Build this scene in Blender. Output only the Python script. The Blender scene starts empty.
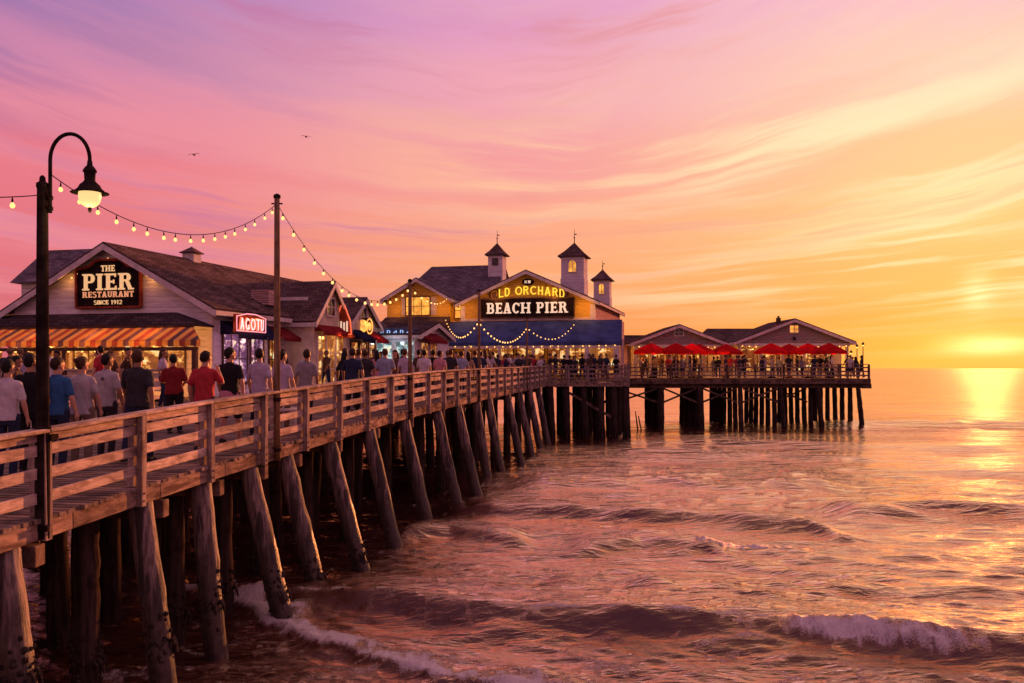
import bpy, bmesh, math, random
import numpy as np
from mathutils import Vector, Matrix
R = math.radians
random.seed(7); rng = np.random.default_rng(11)
C = bpy.context.scene.collection
S = bpy.context.scene
EYE = 4.3                      # metres above the water (z = 0)
F = 900.0                      # focal length in pixels of a 1024 wide frame
SUN_AZ, SUN_EL = R(27.9), R(7.0)
EXPO = 0.6; K = 2**-EXPO           # exposure, and what keeps lamps and sky at their look under it

# ------------------------------------------------------------------ plan of the pier
def edge(Y): return -5.28 + 0.1673 * (Y - 10.3)           # sea-side edge of the walkway
_ky = np.array([-12, 8, 10.3, 12, 14, 18, 22.5, 28, 35, 45, 55, 64, 90.0])
_kz = np.array([-.82, -.78, -.67, -.58, -.48, -.34, -.18, -.07, 0.0, .08, .16, .28, .28])
def deck(Y):                                               # deck height above the water
    return float(np.mean(np.interp(np.linspace(Y-1.5, Y+1.5, 9), _ky, _kz))) - 1.0 + EYE
def at(px, py, Y): return Vector(((px-512)/F*Y, Y, EYE+(368-py)/F*Y))
PDIR = Vector((0.1673, 1, 0)).normalized(); POUT = Vector((PDIR.y, -PDIR.x, 0))

# ------------------------------------------------------------------ materials
def lin(c): return tuple((x/12.92 if x <= .04045 else ((x+.055)/1.055)**2.4) for x in [v/255 for v in c])
class NT:
    def __init__(s, nt): s.nt = nt
    def n(s, t, **k):
        nd = s.nt.nodes.new(t)
        for a, b in k.items(): setattr(nd, a, b)
        return nd
    def l(s, a, b): s.nt.links.new(a, b)
    def put(s, sock, v):
        if hasattr(v, 'is_linked') or isinstance(v, bpy.types.NodeSocket): s.l(v, sock)
        else: sock.default_value = v
    def m(s, op, a, b=0.0, c=0.0, clamp=False):
        nd = s.n('ShaderNodeMath', operation=op, use_clamp=clamp)
        for i, v in enumerate((a, b, c)): s.put(nd.inputs[i], v)
        return nd.outputs[0]
    def mr(s, v, a, b, c=0.0, d=1.0, smooth=True):
        nd = s.n('ShaderNodeMapRange', interpolation_type='SMOOTHSTEP' if smooth else 'LINEAR', clamp=True)
        for i, x in enumerate((v, a, b, c, d)): s.put(nd.inputs[i], x)
        return nd.outputs[0]
    def mix(s, f, a, b, blend='MIX'):
        nd = s.n('ShaderNodeMix', data_type='RGBA', blend_type=blend)
        s.put(nd.inputs[0], f)
        for i, v in ((6, a), (7, b)):
            if isinstance(v, (tuple, list)): nd.inputs[i].default_value = (*v[:3], 1)
            else: s.l(v, nd.inputs[i])
        return nd.outputs[2]
    def ramp(s, f, stops, interp='LINEAR'):
        nd = s.n('ShaderNodeValToRGB'); cr = nd.color_ramp; cr.interpolation = interp
        while len(cr.elements) < len(stops): cr.elements.new(0.5)
        for e, (p, c) in zip(cr.elements, stops): e.position = p; e.color = (*c[:3], 1)
        s.l(f, nd.inputs[0]); return nd.outputs[0]
    def noise(s, vec, scale, detail=4, rough=.55, dist=0.0, dims='3D'):
        nd = s.n('ShaderNodeTexNoise', noise_dimensions=dims)
        if vec is not None: s.l(vec, nd.inputs['Vector'])
        nd.inputs['Scale'].default_value = scale; nd.inputs['Detail'].default_value = detail
        nd.inputs['Roughness'].default_value = rough; nd.inputs['Distortion'].default_value = dist
        return nd.outputs[0]
    def mapv(s, vec, sc=(1, 1, 1), loc=(0, 0, 0), rot=(0, 0, 0)):
        nd = s.n('ShaderNodeMapping'); s.l(vec, nd.inputs[0])
        nd.inputs[1].default_value = loc; nd.inputs[2].default_value = rot; nd.inputs[3].default_value = sc
        return nd.outputs[0]
    def comb(s, x, y, z):
        nd = s.n('ShaderNodeCombineXYZ')
        for i, v in enumerate((x, y, z)): s.put(nd.inputs[i], v)
        return nd.outputs[0]
    def bump(s, h, strength=.4, dist=.02, normal=None):
        nd = s.n('ShaderNodeBump'); nd.inputs['Strength'].default_value = strength
        nd.inputs['Distance'].default_value = dist; s.l(h, nd.inputs['Height'])
        if normal is not None: s.l(normal, nd.inputs['Normal'])
        return nd.outputs[0]
def newmat(name):
    m = bpy.data.materials.new(name); m.use_nodes = True
    nt = m.node_tree; b = nt.nodes['Principled BSDF']
    return m, NT(nt), b
def paint(name, col,  rough=.55, var=.18, vscale=3.0, bump=.15, bscale=40, metal=0.0, rim=None):
    """plain coat with uneven wear"""
    m, g, b = newmat(name); tc = g.n('ShaderNodeTexCoord').outputs['Object']
    n = g.noise(tc, vscale, 6); n2 = g.noise(tc, bscale, 3)
    dark = tuple(c*(1-var*1.6) for c in col); lite = tuple(min(1, c*(1+var)) for c in col)
    g.l(g.mix(g.mr(n, .3, .7), dark, lite), b.inputs['Base Color'])
    b.inputs['Specular IOR Level'].default_value = 0.0
    g.l(g.mr(n2, .3, .7, rough*.8, min(1, rough*1.2)), b.inputs['Roughness'])
    b.inputs['Metallic'].default_value = metal
    if bump: g.l(g.bump(n2, bump, .004), b.inputs['Normal'])
    return m
def wood(name, col, dark, stretch, rough=.75, island=.35, bump=.5):
    """sawn timber: long grain, knots, per-board variation"""
    m, g, b = newmat(name); tc = g.n('ShaderNodeTexCoord').outputs['Object']
    v = g.mapv(tc, stretch); n = g.noise(v, 1.0, 8, .62, .6); n2 = g.noise(tc, 1.3, 4)
    n3 = g.noise(g.mapv(tc, stretch), 3.2, 6, .7)
    c = g.mix(g.mr(n, .32, .66), dark, col); c = g.mix(g.mr(n3, .55, .72, 0, .55), c, tuple(x*.45 for x in dark))
    n4 = g.noise(g.mapv(tc, (1, 1, 1.6)), 2.3, 7, .7); c = g.mix(g.mr(n4, .50, .66, 0, .6), c, tuple(x*.5 for x in dark))
    isl = g.n('ShaderNodeNewGeometry').outputs['Random Per Island']
    k = g.m('MULTIPLY', g.mr(isl, 0, 1, 1-island, 1+island*.6, False), g.mr(n2, .3, .7, .75, 1.15))
    hs = g.n('ShaderNodeHueSaturation'); g.l(k, hs.inputs['Value']); g.l(c, hs.inputs['Color'])
    b.inputs['Specular IOR Level'].default_value = 0.0
    g.l(hs.outputs[0], b.inputs['Base Color']); b.inputs['Roughness'].default_value = rough
    g.l(g.bump(g.m('ADD', n, g.m('MULTIPLY', n3, .6)), bump, .01), b.inputs['Normal'])
    return m
def siding(name, col, pitch=.14, var=.14):
    """lap boards: a saw-tooth of height gives each board its step"""
    m, g, b = newmat(name); tc = g.n('ShaderNodeTexCoord').outputs['Object']
    sp = g.n('ShaderNodeSeparateXYZ'); g.l(tc, sp.inputs[0])
    fr = g.m('FRACT', g.m('DIVIDE', sp.outputs[2], pitch)); row = g.m('FLOOR', g.m('DIVIDE', sp.outputs[2], pitch))
    n = g.noise(g.mapv(tc, (1.2, 1.2, 9)), 1.5, 6); wn = g.n('ShaderNodeTexWhiteNoise', noise_dimensions='1D'); g.l(row, wn.inputs['W'])
    f = g.m('ADD', g.m('MULTIPLY', g.mr(n, .3, .7), .7), g.m('MULTIPLY', wn.outputs[0], .3))
    g.l(g.mix(f, tuple(c*(1-var*1.8) for c in col), tuple(min(1, c*(1+var)) for c in col)), b.inputs['Base Color'])
    b.inputs['Specular IOR Level'].default_value = 0.0
    b.inputs['Roughness'].default_value = .6
    g.l(g.bump(g.m('SUBTRACT', 1.0, g.m('POWER', fr, 6.0)), 1.0, .035, g.bump(n, .2, .01)), b.inputs['Normal'])
    return m
def shingle(name, col, var=.3):
    m, g, b = newmat(name); tc = g.n('ShaderNodeTexCoord').outputs['Object']
    sp = g.n('ShaderNodeSeparateXYZ'); g.l(tc, sp.inputs[0])
    v = g.comb(g.m('ADD', sp.outputs[0], g.m('MULTIPLY', sp.outputs[1], .8)), g.m('MULTIPLY', sp.outputs[2], 1.9), 0.0)
    br = g.n('ShaderNodeTexBrick'); g.l(v, br.inputs['Vector'])
    br.inputs['Scale'].default_value = 1.0; br.inputs['Brick Width'].default_value = .34; br.inputs['Row Height'].default_value = .22
    br.inputs['Mortar Size'].default_value = .012; br.inputs['Color1'].default_value = (*[c*(1-var) for c in col], 1)
    br.inputs['Color2'].default_value = (*[c*(1+var) for c in col], 1); br.inputs['Mortar'].default_value = (*[c*.3 for c in col], 1)
    n = g.noise(tc, .9, 5); g.l(g.mix(1.0, br.outputs[0], g.ramp(n, [(.3, (.6,)*3), (.7, (1.2,)*3)]), 'MULTIPLY'), b.inputs['Base Color'])
    b.inputs['Roughness'].default_value = .9; b.inputs['Specular IOR Level'].default_value = 0.0
    g.l(g.bump(br.outputs[1], -.7, .02, g.bump(g.noise(tc, 30, 3), .4, .01)), b.inputs['Normal'])
    return m
def glow(name, col, strength, var=0.0, vscale=3.0):
    m, g, b = newmat(name); b.inputs['Base Color'].default_value = (*[min(1, c*.5) for c in col], 1)
    b.inputs['Roughness'].default_value = .3
    strength *= K
    b.inputs['Emission Color'].default_value = (*col, 1); b.inputs['Emission Strength'].default_value = strength
    if var:
        tc = g.n('ShaderNodeTexCoord').outputs['Object']
        n = g.noise(g.mapv(tc, (1, 1, .8)), vscale, 5, .6); g.l(g.mr(n, .35, .66, strength*(1-var), strength*(1+var)), b.inputs['Emission Strength'])
    return m
def litroom(name, warm=(1, .5, .12), deep=(.25, .05, .01), strength=1.0, sc=2.2):
    """a lit shop interior behind the glass: shelves and people as warm and dark blotches"""
    m, g, b = newmat(name); tc = g.n('ShaderNodeTexCoord').outputs['Object']
    n = g.noise(g.mapv(tc, (1.0, 1.0, 1.5)), sc, 5, .65); vo = g.n('ShaderNodeTexVoronoi'); vo.distance = 'CHEBYCHEV'
    g.l(g.mapv(tc, (1.3, 1.3, 2.2)), vo.inputs['Vector']); vo.inputs['Scale'].default_value = sc*.9
    w = g.n('ShaderNodeSeparateColor'); g.l(vo.outputs['Color'], w.inputs[0])
    f = g.m('MULTIPLY', g.mr(n, .36, .64), g.mr(w.outputs[0], .1, .7, .25, 1.0))
    g.l(g.ramp(f, [(0, tuple(d*.5 for d in deep)), (.35, deep), (.7, warm), (1, (1, .8, .42))]), b.inputs['Emission Color'])
    b.inputs['Emission Strength'].default_value = strength*K; b.inputs['Base Color'].default_value = (.03, .02, .02, 1)
    b.inputs['Roughness'].default_value = .08
    return m
def objcol(name, rough=.8, sheen=0.0, bscale=60, bstr=.3):
    m, g, b = newmat(name); b.inputs['Specular IOR Level'].default_value = .15; oi = g.n('ShaderNodeObjectInfo'); tc = g.n('ShaderNodeTexCoord').outputs['Object']
    n = g.noise(tc, 9, 5); g.l(g.mix(1.0, oi.outputs['Color'], g.ramp(n, [(.3, (.75,)*3), (.7, (1.1,)*3)]), 'MULTIPLY'), b.inputs['Base Color'])
    b.inputs['Roughness'].default_value = rough
    g.l(g.bump(g.noise(tc, bscale, 3), bstr, .004), b.inputs['Normal'])
    return m
M = {}
M['rail'] = wood('weathered_rail_timber', (.64, .49, .41), (.33, .23, .185), (16, 1.3, 16))
M['post'] = wood('weathered_post_timber', (.36, .28, .24), (.18, .125, .10), (16, 16, 1.6))
M['fascia'] = wood('edge_beam_timber', (.42, .29, .22), (.13, .08, .06), (8, .9, 8))
M['deck'] = wood('deck_planks', (.30, .23, .20), (.14, .10, .085), (1.4, 18, 18), .7, .4)
M['deck2'] = wood('deck_planks_along', (.30, .23, .20), (.14, .10, .085), (18, 1.4, 18), .7, .4)
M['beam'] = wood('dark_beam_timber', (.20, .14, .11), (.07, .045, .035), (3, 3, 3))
M['pole'] = wood('pole_timber', (.30, .19, .11), (.12, .07, .04), (20, 20, 1.2))
M['white'] = paint('chalky_white_trim', (.62, .55, .54), .55, .12)
M['siding'] = siding('white_lap_siding', (.66, .60, .64), .20)
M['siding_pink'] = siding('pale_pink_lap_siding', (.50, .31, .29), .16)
M['yellow'] = siding('yellow_lap_siding', (.62, .38, .07), .16)
M['grey'] = siding('grey_gable_boards', (.30, .24, .24), .16)
M['cream'] = paint('cream_wall_paint', (.60, .50, .40), .6, .12)
M['shingle'] = shingle('brown_shingles', (.115, .075, .075))
M['shingle_grey'] = shingle('grey_shingles', (.15, .12, .15))
M['shingle_dark'] = shingle('dark_shingles', (.07, .05, .055))
M['blue'] = paint('blue_awning_canvas', (.05, .072, .20), .7, .2, 1.2, .3, 25)
M['canvas_navy'] = paint('navy_awning_canvas', (.02, .02, .05), .75, .2)
M['canvas_red'] = paint('red_awning_canvas', (.24, .035, .045), .75, .2)
M['black'] = paint('black_cast_metal', (.028, .020, .018), .68, .3, 6, .3, 60, 0.0)
M['brown'] = paint('brown_painted_frame', (.10, .06, .045), .5, .2)
M['board'] = paint('black_sign_board', (.022, .014, .014), .5, .3)
M['signred'] = paint('red_brown_sign_frame', (.28, .06, .03), .45, .25)
M['room'] = litroom('warm_room', (1, .42, .08), strength=.85)
M['room2'] = litroom('warm_room_bright', (1, .47, .10), (.32, .08, .012), 1.0, 1.9)
M['room_pink'] = litroom('pink_shop_room', (.95, .5, .62), (.22, .08, .2), .9, 2.4)
M['room_teal'] = litroom('pale_shop_room', (.55, .75, .75), (.10, .18, .2), 1.1, 2.2)
M['attic'] = glow('lit_attic_pane', (1, .43, .06), .85, .45, 2.5)
M['darkpane'] = paint('dark_pane', (.02, .018, .022), .08, .1); M['darkpane'].node_tree.nodes['Principled BSDF'].inputs['Specular IOR Level'].default_value = .5
M['bulb'] = glow('string_bulb', (1, .50, .15), 2.1)
M['bulb_far'] = glow('far_bulb', (1, .46, .11), 2.6)
M['globe'] = glow('lamp_globe', (1, .60, .24), 1.2)
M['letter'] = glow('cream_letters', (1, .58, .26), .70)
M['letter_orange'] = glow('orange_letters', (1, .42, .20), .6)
M['letter_white'] = glow('self_lit_white_letters', (1, .72, .52), .72)  # painted letters; mild emission stands in for sign lights on them
M['neon'] = glow('yellow_neon', (1, .66, .05), 1.1)
M['neon_pink'] = glow('pink_neon', (1, .35, .42), 1.1)
M['neon_white'] = glow('white_neon', (1, .70, .74), .95)
M['neon_blue'] = glow('blue_neon', (.4, .6, 1), 1.0)
M['neon_red'] = glow('red_neon', (1, .16, .07), .8)
M['parasol'] = paint('red_parasol_canvas', (.62, .025, .03), .7, .15)
M['gull'] = paint('gull_feather', (.16, .10, .10), .7, .2)
M['skin'] = objcol('skin', .5, bstr=.1); M['hair'] = objcol('hair', .6, bscale=120, bstr=.8)
M['cloth'] = objcol('cotton', .85); M['shoe'] = objcol('shoe', .6)
M['eye'] = paint('eye', (.05, .03, .02), .2, 0)
M['chip'] = paint('wet_barnacles', (.05, .04, .035), .35, .4, 20, 1.0, 40)
# striped awning: colour bands along the front
m, g, b = newmat('striped_awning_canvas'); tc = g.n('ShaderNodeTexCoord').outputs['Object']
sp = g.n('ShaderNodeSeparateXYZ'); g.l(tc, sp.inputs[0])
st = g.m('FRACT', g.m('DIVIDE', sp.outputs[0], .86))
nc = g.ramp(st, [(0, (.80, .60, .28)), (.25, (.44, .18, .15)), (.5, (.78, .54, .22)), (.75, (.26, .17, .22))], 'CONSTANT')
g.l(g.mix(1.0, nc, g.ramp(g.noise(tc, 2.5, 5), [(.3, (.7,)*3), (.7, (1.1,)*3)]), 'MULTIPLY'), b.inputs['Base Color']); b.inputs['Roughness'].default_value = .8
b.inputs['Transmission Weight'].default_value = 0
# thin canvas lets the lamps underneath shine through
tr = g.n('ShaderNodeBsdfTranslucent'); g.l(nc, tr.inputs[0]); mx = g.n('ShaderNodeMixShader'); mx.inputs[0].default_value = .7
out = [n for n in g.nt.nodes if n.type == 'OUTPUT_MATERIAL'][0]
g.l(b.outputs[0], mx.inputs[1]); g.l(tr.outputs[0], mx.inputs[2]); g.l(mx.outputs[0], out.inputs[0]); M['striped'] = m
def translucent(m, col, f):
    g = NT(m.node_tree); o = [n for n in m.node_tree.nodes if n.type == 'OUTPUT_MATERIAL'][0]; b = m.node_tree.nodes['Principled BSDF']
    t = g.n('ShaderNodeBsdfTranslucent'); t.inputs[0].default_value = (*col, 1); x = g.n('ShaderNodeMixShader'); x.inputs[0].default_value = f
    g.l(b.outputs[0], x.inputs[1]); g.l(t.outputs[0], x.inputs[2]); g.l(x.outputs[0], o.inputs[0])
translucent(M['parasol'], (.9, .035, .035), .6); translucent(M['canvas_red'], (.5, .06, .06), .4)
# pile: pale bare wood above, tide-dark below, bark peeling in long patches
m, g, b = newmat('tidal_pile_timber'); tc = g.n('ShaderNodeTexCoord').outputs['Object']; geo = g.n('ShaderNodeNewGeometry')
oi = g.n('ShaderNodeObjectInfo'); sp = g.n('ShaderNodeSeparateXYZ'); g.l(geo.outputs['Position'], sp.inputs[0])
off = g.n('ShaderNodeVectorMath', operation='ADD'); g.l(tc, off.inputs[0]); g.l(g.comb(g.m('MULTIPLY', oi.outputs['Random'], 40.0), 0.0, 0.0), off.inputs[1])
vv = off.outputs[0]
n1 = g.noise(g.mapv(vv, (5, 5, .55)), 1, 6, .6, .4); n2 = g.noise(g.mapv(vv, (16, 16, 1.0)), 1.5, 6, .65); n3 = g.noise(vv, 9, 5)
wood_c = g.mix(g.mr(n2, .35, .68), (.085, .06, .052), (.33, .25, .22))
bark = g.mr(n1, .43, .51)
c = g.mix(bark, (.035, .026, .024), wood_c)
wet = g.m('ADD', g.m('SUBTRACT', 1.35, sp.outputs[2]), g.m('MULTIPLY', g.m('SUBTRACT', n1, .5), 4.5))
wf = g.mr(wet, -.35, .5)
c = g.mix(wf, c, g.mix(g.mr(n3, .4, .7), (.016, .012, .012), (.05, .038, .032)))
g.l(c, b.inputs['Base Color']); g.l(g.mr(wf, 0, 1, .8, .32), b.inputs['Roughness'])
g.l(g.bump(g.m('ADD', n2, g.m('ADD', g.m('MULTIPLY', bark, .5), g.m('MULTIPLY', n3, .4))), .8, .02), b.inputs['Normal']); M['pile'] = m
M['pile_dark'] = wood('shade_dark_pile_timber', (.075, .052, .044), (.022, .016, .014), (14, 14, .9), .7, .3)  # pile timber with the under-deck shade put into its colour

# ------------------------------------------------------------------ mesh builder
class MB:
    def __init__(s): s.v = []; s.f = []; s.smooth = False
    def add(s, vs, fs):
        o = len(s.v); s.v += [Vector(v) for v in vs]; s.f += [tuple(i+o for i in f) for f in fs]; return s
    def obox(s, o, ax, ay, az):
        """box from corner o along three edge vectors"""
        o, ax, ay, az = map(Vector, (o, ax, ay, az))
        if ax.cross(ay).dot(az) < 0: ax, ay = ay, ax
        p = [o, o+ax, o+ax+ay, o+ay, o+az, o+ax+az, o+ax+ay+az, o+ay+az]
        return s.add(p, [(3, 2, 1, 0), (4, 5, 6, 7), (0, 1, 5, 4), (1, 2, 6, 5), (2, 3, 7, 6), (3, 0, 4, 7)])
    def box(s, x0, x1, y0, y1, z0, z1): return s.obox((x0, y0, z0), (x1-x0, 0, 0), (0, y1-y0, 0), (0, 0, z1-z0))
    def bar(s, a, b, w, h, up=(0, 0, 1)):
        """rectangular bar from a to b, w across, h high, centred"""
        a, b = Vector(a), Vector(b); d = (b-a).normalized(); up = Vector(up)
        sd = d.cross(up)
        if sd.length < 1e-4: sd = d.cross(Vector((1, 0, 0)))
        sd.normalize(); u = sd.cross(d).normalized()
        return s.obox(a-sd*w/2-u*h/2, b-a, sd*w, u*h)
    def prism(s, poly, ext):
        """planar polygon pushed along ext"""
        p = [Vector(v) for v in poly]; e = Vector(ext); n = len(p)
        nrm = Vector((0, 0, 0))
        for i in range(n): nrm += p[i].cross(p[(i+1) % n])
        if nrm.dot(e) > 0: p.reverse()
        q = [v+e for v in p]
        return s.add(p+q, [tuple(range(n)), tuple(range(2*n-1, n-1, -1))] + [(i, i+n, (i+1) % n+n, (i+1) % n) for i in range(n)])
    def tube(s, path, rad, seg=8, caps=True):
        path = [Vector(p) for p in path]; n = len(path); rr = rad if isinstance(rad, (list, tuple)) else [rad]*n
        vs = []; prev = None
        for i, p in enumerate(path):
            d = (path[min(i+1, n-1)]-path[max(i-1, 0)]).normalized()
            if prev is None:
                sd = d.cross(Vector((0, 0, 1)));
                if sd.length < 1e-3: sd = d.cross(Vector((1, 0, 0)))
            else: sd = prev - d*prev.dot(d)
            sd.normalize(); prev = sd; u = d.cross(sd)
            for k in range(seg):
                a = 2*math.pi*k/seg; vs.append(p+(sd*math.cos(a)+u*math.sin(a))*rr[i])
        fs = [(i*seg+k, i*seg+(k+1) % seg, (i+1)*seg+(k+1) % seg, (i+1)*seg+k) for i in range(n-1) for k in range(seg)]
        if caps: fs += [tuple(range(seg-1, -1, -1)), tuple(range((n-1)*seg, n*seg))]
        return s.add(vs, fs)
    def lathe(s, c, prof, seg=16):
        c = Vector(c); vs = []; n = len(prof)
        for r, z in prof:
            for k in range(seg):
                a = 2*math.pi*k/seg; vs.append(c+Vector((r*math.cos(a), r*math.sin(a), z)))
        fs = [(i*seg+k, i*seg+(k+1) % seg, (i+1)*seg+(k+1) % seg, (i+1)*seg+k) for i in range(n-1) for k in range(seg)]
        fs += [tuple(range(seg-1, -1, -1)), tuple(range((n-1)*seg, n*seg))]
        return s.add(vs, fs)
    def ball(s, c, r, nu=10, nv=7):
        r = r if isinstance(r, (tuple, list)) else (r, r, r)
        c = Vector(c); prof = []
        vs = []; fs = []
        for j in range(nv+1):
            t = math.pi*j/nv
            for k in range(nu):
                a = 2*math.pi*k/nu; vs.append(c+Vector((r[0]*math.sin(t)*math.cos(a), r[1]*math.sin(t)*math.sin(a), -r[2]*math.cos(t))))
        fs = [(j*nu+k, j*nu+(k+1) % nu, (j+1)*nu+(k+1) % nu, (j+1)*nu+k) for j in range(nv) for k in range(nu)]
        return s.add(vs, fs)
    def mesh(s, name, mats, root=None, merge=False):
        me = bpy.data.meshes.new(name)
        vs = s.v
        if root is not None:
            inv = (Matrix.Translation(root.location) @ Matrix.Rotation(root.rotation_euler.z, 4, 'Z')).inverted(); vs = [inv @ v for v in vs]
        me.from_pydata([tuple(v) for v in vs], [], s.f)
        if merge:
            bm = bmesh.new(); bm.from_mesh(me); bmesh.ops.remove_doubles(bm, verts=bm.verts, dist=1e-5); bm.to_mesh(me); bm.free()
        me.materials.append(mats)
        if s.smooth: me.polygons.foreach_set('use_smooth', [True]*len(me.polygons))
        me.update(); return me
    def build(s, name, mat, parent=None, local=False, bevel=0.0):
        """ONE object; vertices are world coordinates unless local"""
        me = s.mesh(name, mat, None if (local or parent is None) else (parent if parent.parent is None else parent.parent))
        o = bpy.data.objects.new(name, me); C.objects.link(o)
        if parent is not None: o.parent = parent
        if bevel:
            bv = o.modifiers.new('bevel', 'BEVEL'); bv.width = bevel; bv.segments = 1; bv.limit_method = 'ANGLE'
        return o
def tag(o, label, cat, group=None):
    o['label'] = label; o['category'] = cat
    if group: o['group'] = group
    return o
def thing(name, label, cat, loc=(0, 0, 0), rotz=0.0, group=None):
    o = bpy.data.objects.new(name, None); C.objects.link(o); o.empty_display_size = .2
    o.location = loc; o.rotation_euler = (0, 0, rotz); return tag(o, label, cat, group)
def dup(root, loc, rotz, label, group=None, scale=1.0):
    r = root.copy(); C.objects.link(r); r.location = loc; r.rotation_euler = (0, 0, rotz); r.scale = (scale,)*3; r['label'] = label
    if group: r['group'] = group
    for ch in list(root.children):
        c = ch.copy(); C.objects.link(c); c.parent = r
        for gch in ch.children:
            d = gch.copy(); C.objects.link(d); d.parent = c
    return r
def point(name, loc, col, watts, size=.08):
    l = bpy.data.lights.new(name, 'POINT'); l.energy = watts*K; l.color = col; l.shadow_soft_size = size
    o = bpy.data.objects.new(name, l); C.objects.link(o); o.location = loc; return o

# ------------------------------------------------------------------ numpy noise for terrain and cloth
def vnoise(x, y, seed=0):
    xi = np.floor(x).astype(np.int64); yi = np.floor(y).astype(np.int64); fx = x-xi; fy = y-yi
    fx = fx*fx*(3-2*fx); fy = fy*fy*(3-2*fy)
    def h(a, b):
        n = (a*374761393 + b*668265263 + seed*1442695041) & 0x7fffffff
        n = ((n ^ (n >> 13))*1274126177) & 0x7fffffff
        return ((n ^ (n >> 16)) & 0xffff)/65535.0
    return (h(xi, yi)*(1-fx)+h(xi+1, yi)*fx)*(1-fy)+(h(xi, yi+1)*(1-fx)+h(xi+1, yi+1)*fx)*fy
def fbm(x, y, oct=4, seed=0):
    s = 0; a = .5; t = 0
    for i in range(oct): s = s+a*vnoise(x*2**i, y*2**i, seed+i*17); t += a; a *= .5
    return s/t

# ------------------------------------------------------------------ world: sunset sky
w = bpy.data.worlds.new('World'); S.world = w; w.use_nodes = True; g = NT(w.node_tree); g.nt.nodes.clear()
d = g.n('ShaderNodeTexCoord').outputs['Generated']; sp = g.n('ShaderNodeSeparateXYZ'); g.l(d, sp.inputs[0])
dx, dy, dz = sp.outputs
el = g.m('ARCSINE', g.m('MAXIMUM', dz, 0.0)); az = g.m('ARCTAN2', dx, dy)
daz = g.m('ABSOLUTE', g.m('SUBTRACT', az, SUN_AZ)); daz = g.m('MINIMUM', daz, g.m('SUBTRACT', 2*math.pi, daz))
ef = g.m('DIVIDE', el, .9, clamp=True)
def ramp_el(stops): return g.ramp(ef, [(e/.9, lin(c)) for e, c in stops], 'EASE')
rl = ramp_el([(0, (205, 98, 112)), (.05, (216, 105, 116)), (.12, (228, 114, 126)), (.205, (232, 118, 132)), (.245, (208, 120, 150)), (.30, (180, 120, 165)), (.38, (154, 118, 174)), (.60, (226, 148, 160)), (.85, (222, 148, 156))])
rm = ramp_el([(0, (243, 128, 78)), (.05, (250, 148, 92)), (.10, (251, 162, 110)), (.15, (251, 164, 130)), (.22, (245, 156, 156)), (.30, (243, 166, 180)), (.38, (226, 154, 195)), (.60, (255, 186, 165)), (.85, (240, 170, 158))])
rr = ramp_el([(0, (249, 152, 38)), (.05, (250, 148, 48)), (.09, (251, 170, 82)), (.15, (252, 190, 116)), (.22, (253, 198, 140)), (.30, (253, 206, 180)), (.38, (250, 190, 198)), (.60, (255, 204, 155)), (.85, (246, 180, 150))])
rb = ramp_el([(0, (240, 156, 150)), (.15, (226, 142, 146)), (.4, (190, 126, 146)), (.75, (140, 106, 146))])
sky = g.mix(g.mr(daz, 0.0, .52), rr, rm); sky = g.mix(g.mr(daz, .45, 1.02), sky, rl); sky = g.mix(g.mr(daz, 1.1, 2.2), sky, rb)
# cirrus in streaks that curve up to both sides
u = g.m('ADD', az, .03); wv = g.m('DIVIDE', el, g.m('ADD', 1.0, g.m('MULTIPLY', g.m('MULTIPLY', u, u), 1.5)))
wn = g.m('LOGARITHM', g.m('ADD', g.m('MAXIMUM', wv, 0.0), .05), 2.718)
cv = g.comb(g.m('MULTIPLY', az, 1.7), g.m('MULTIPLY', wn, 3.4), 0.0)
wob = g.noise(g.mapv(cv, (1.1, .35, 1)), 1.3, 3); cv2 = g.comb(g.m('MULTIPLY', az, 1.7), g.m('ADD', g.m('MULTIPLY', wn, 4.5), g.m('MULTIPLY', wob, 1.1)), 0.0)
s1 = g.noise(cv2, 1.05, 7, .56, .25); s2 = g.noise(g.mapv(cv2, (1.6, 2.3, 1), (7, 3, 0)), 1.2, 6, .6, .3); s3 = g.noise(g.mapv(cv2, (.55, .33, 1), (3, 11, 0)), 1.0, 4, .5)
bright = g.m('MULTIPLY', g.mr(g.m('ADD', g.m('MULTIPLY', s1, .62), g.m('MULTIPLY', s2, .38)), .445, .58), g.mr(s3, .36, .58, .42, 1))
hi = g.mix(g.mr(daz, 0.0, .62), lin((255, 242, 190)), lin((255, 188, 150))); hi = g.mix(g.mr(daz, .42, .85), hi, lin((240, 142, 152)))
hi = g.mix(g.mr(el, .2, .42), hi, g.mix(g.mr(daz, .1, 1.0), lin((255, 208, 190)), lin((205, 140, 190))))
sky = g.mix(g.m('MULTIPLY', bright, g.m('MULTIPLY', g.mr(el, .045, .10, .10, .95), g.mr(el, .22, .36, 1, .45))), sky, hi)
dark = g.m('MULTIPLY', g.mr(s2, .46, .70), g.mr(s3, .60, .36))
lo = g.mix(g.mr(daz, .05, .75), lin((246, 146, 108)), lin((196, 112, 156)))
sky = g.mix(g.m('MULTIPLY', dark, g.m('MULTIPLY', g.mr(el, .05, .14, .1, .55), g.mr(daz, .3, .9, 1.0, 1.5))), sky, lo)
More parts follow.
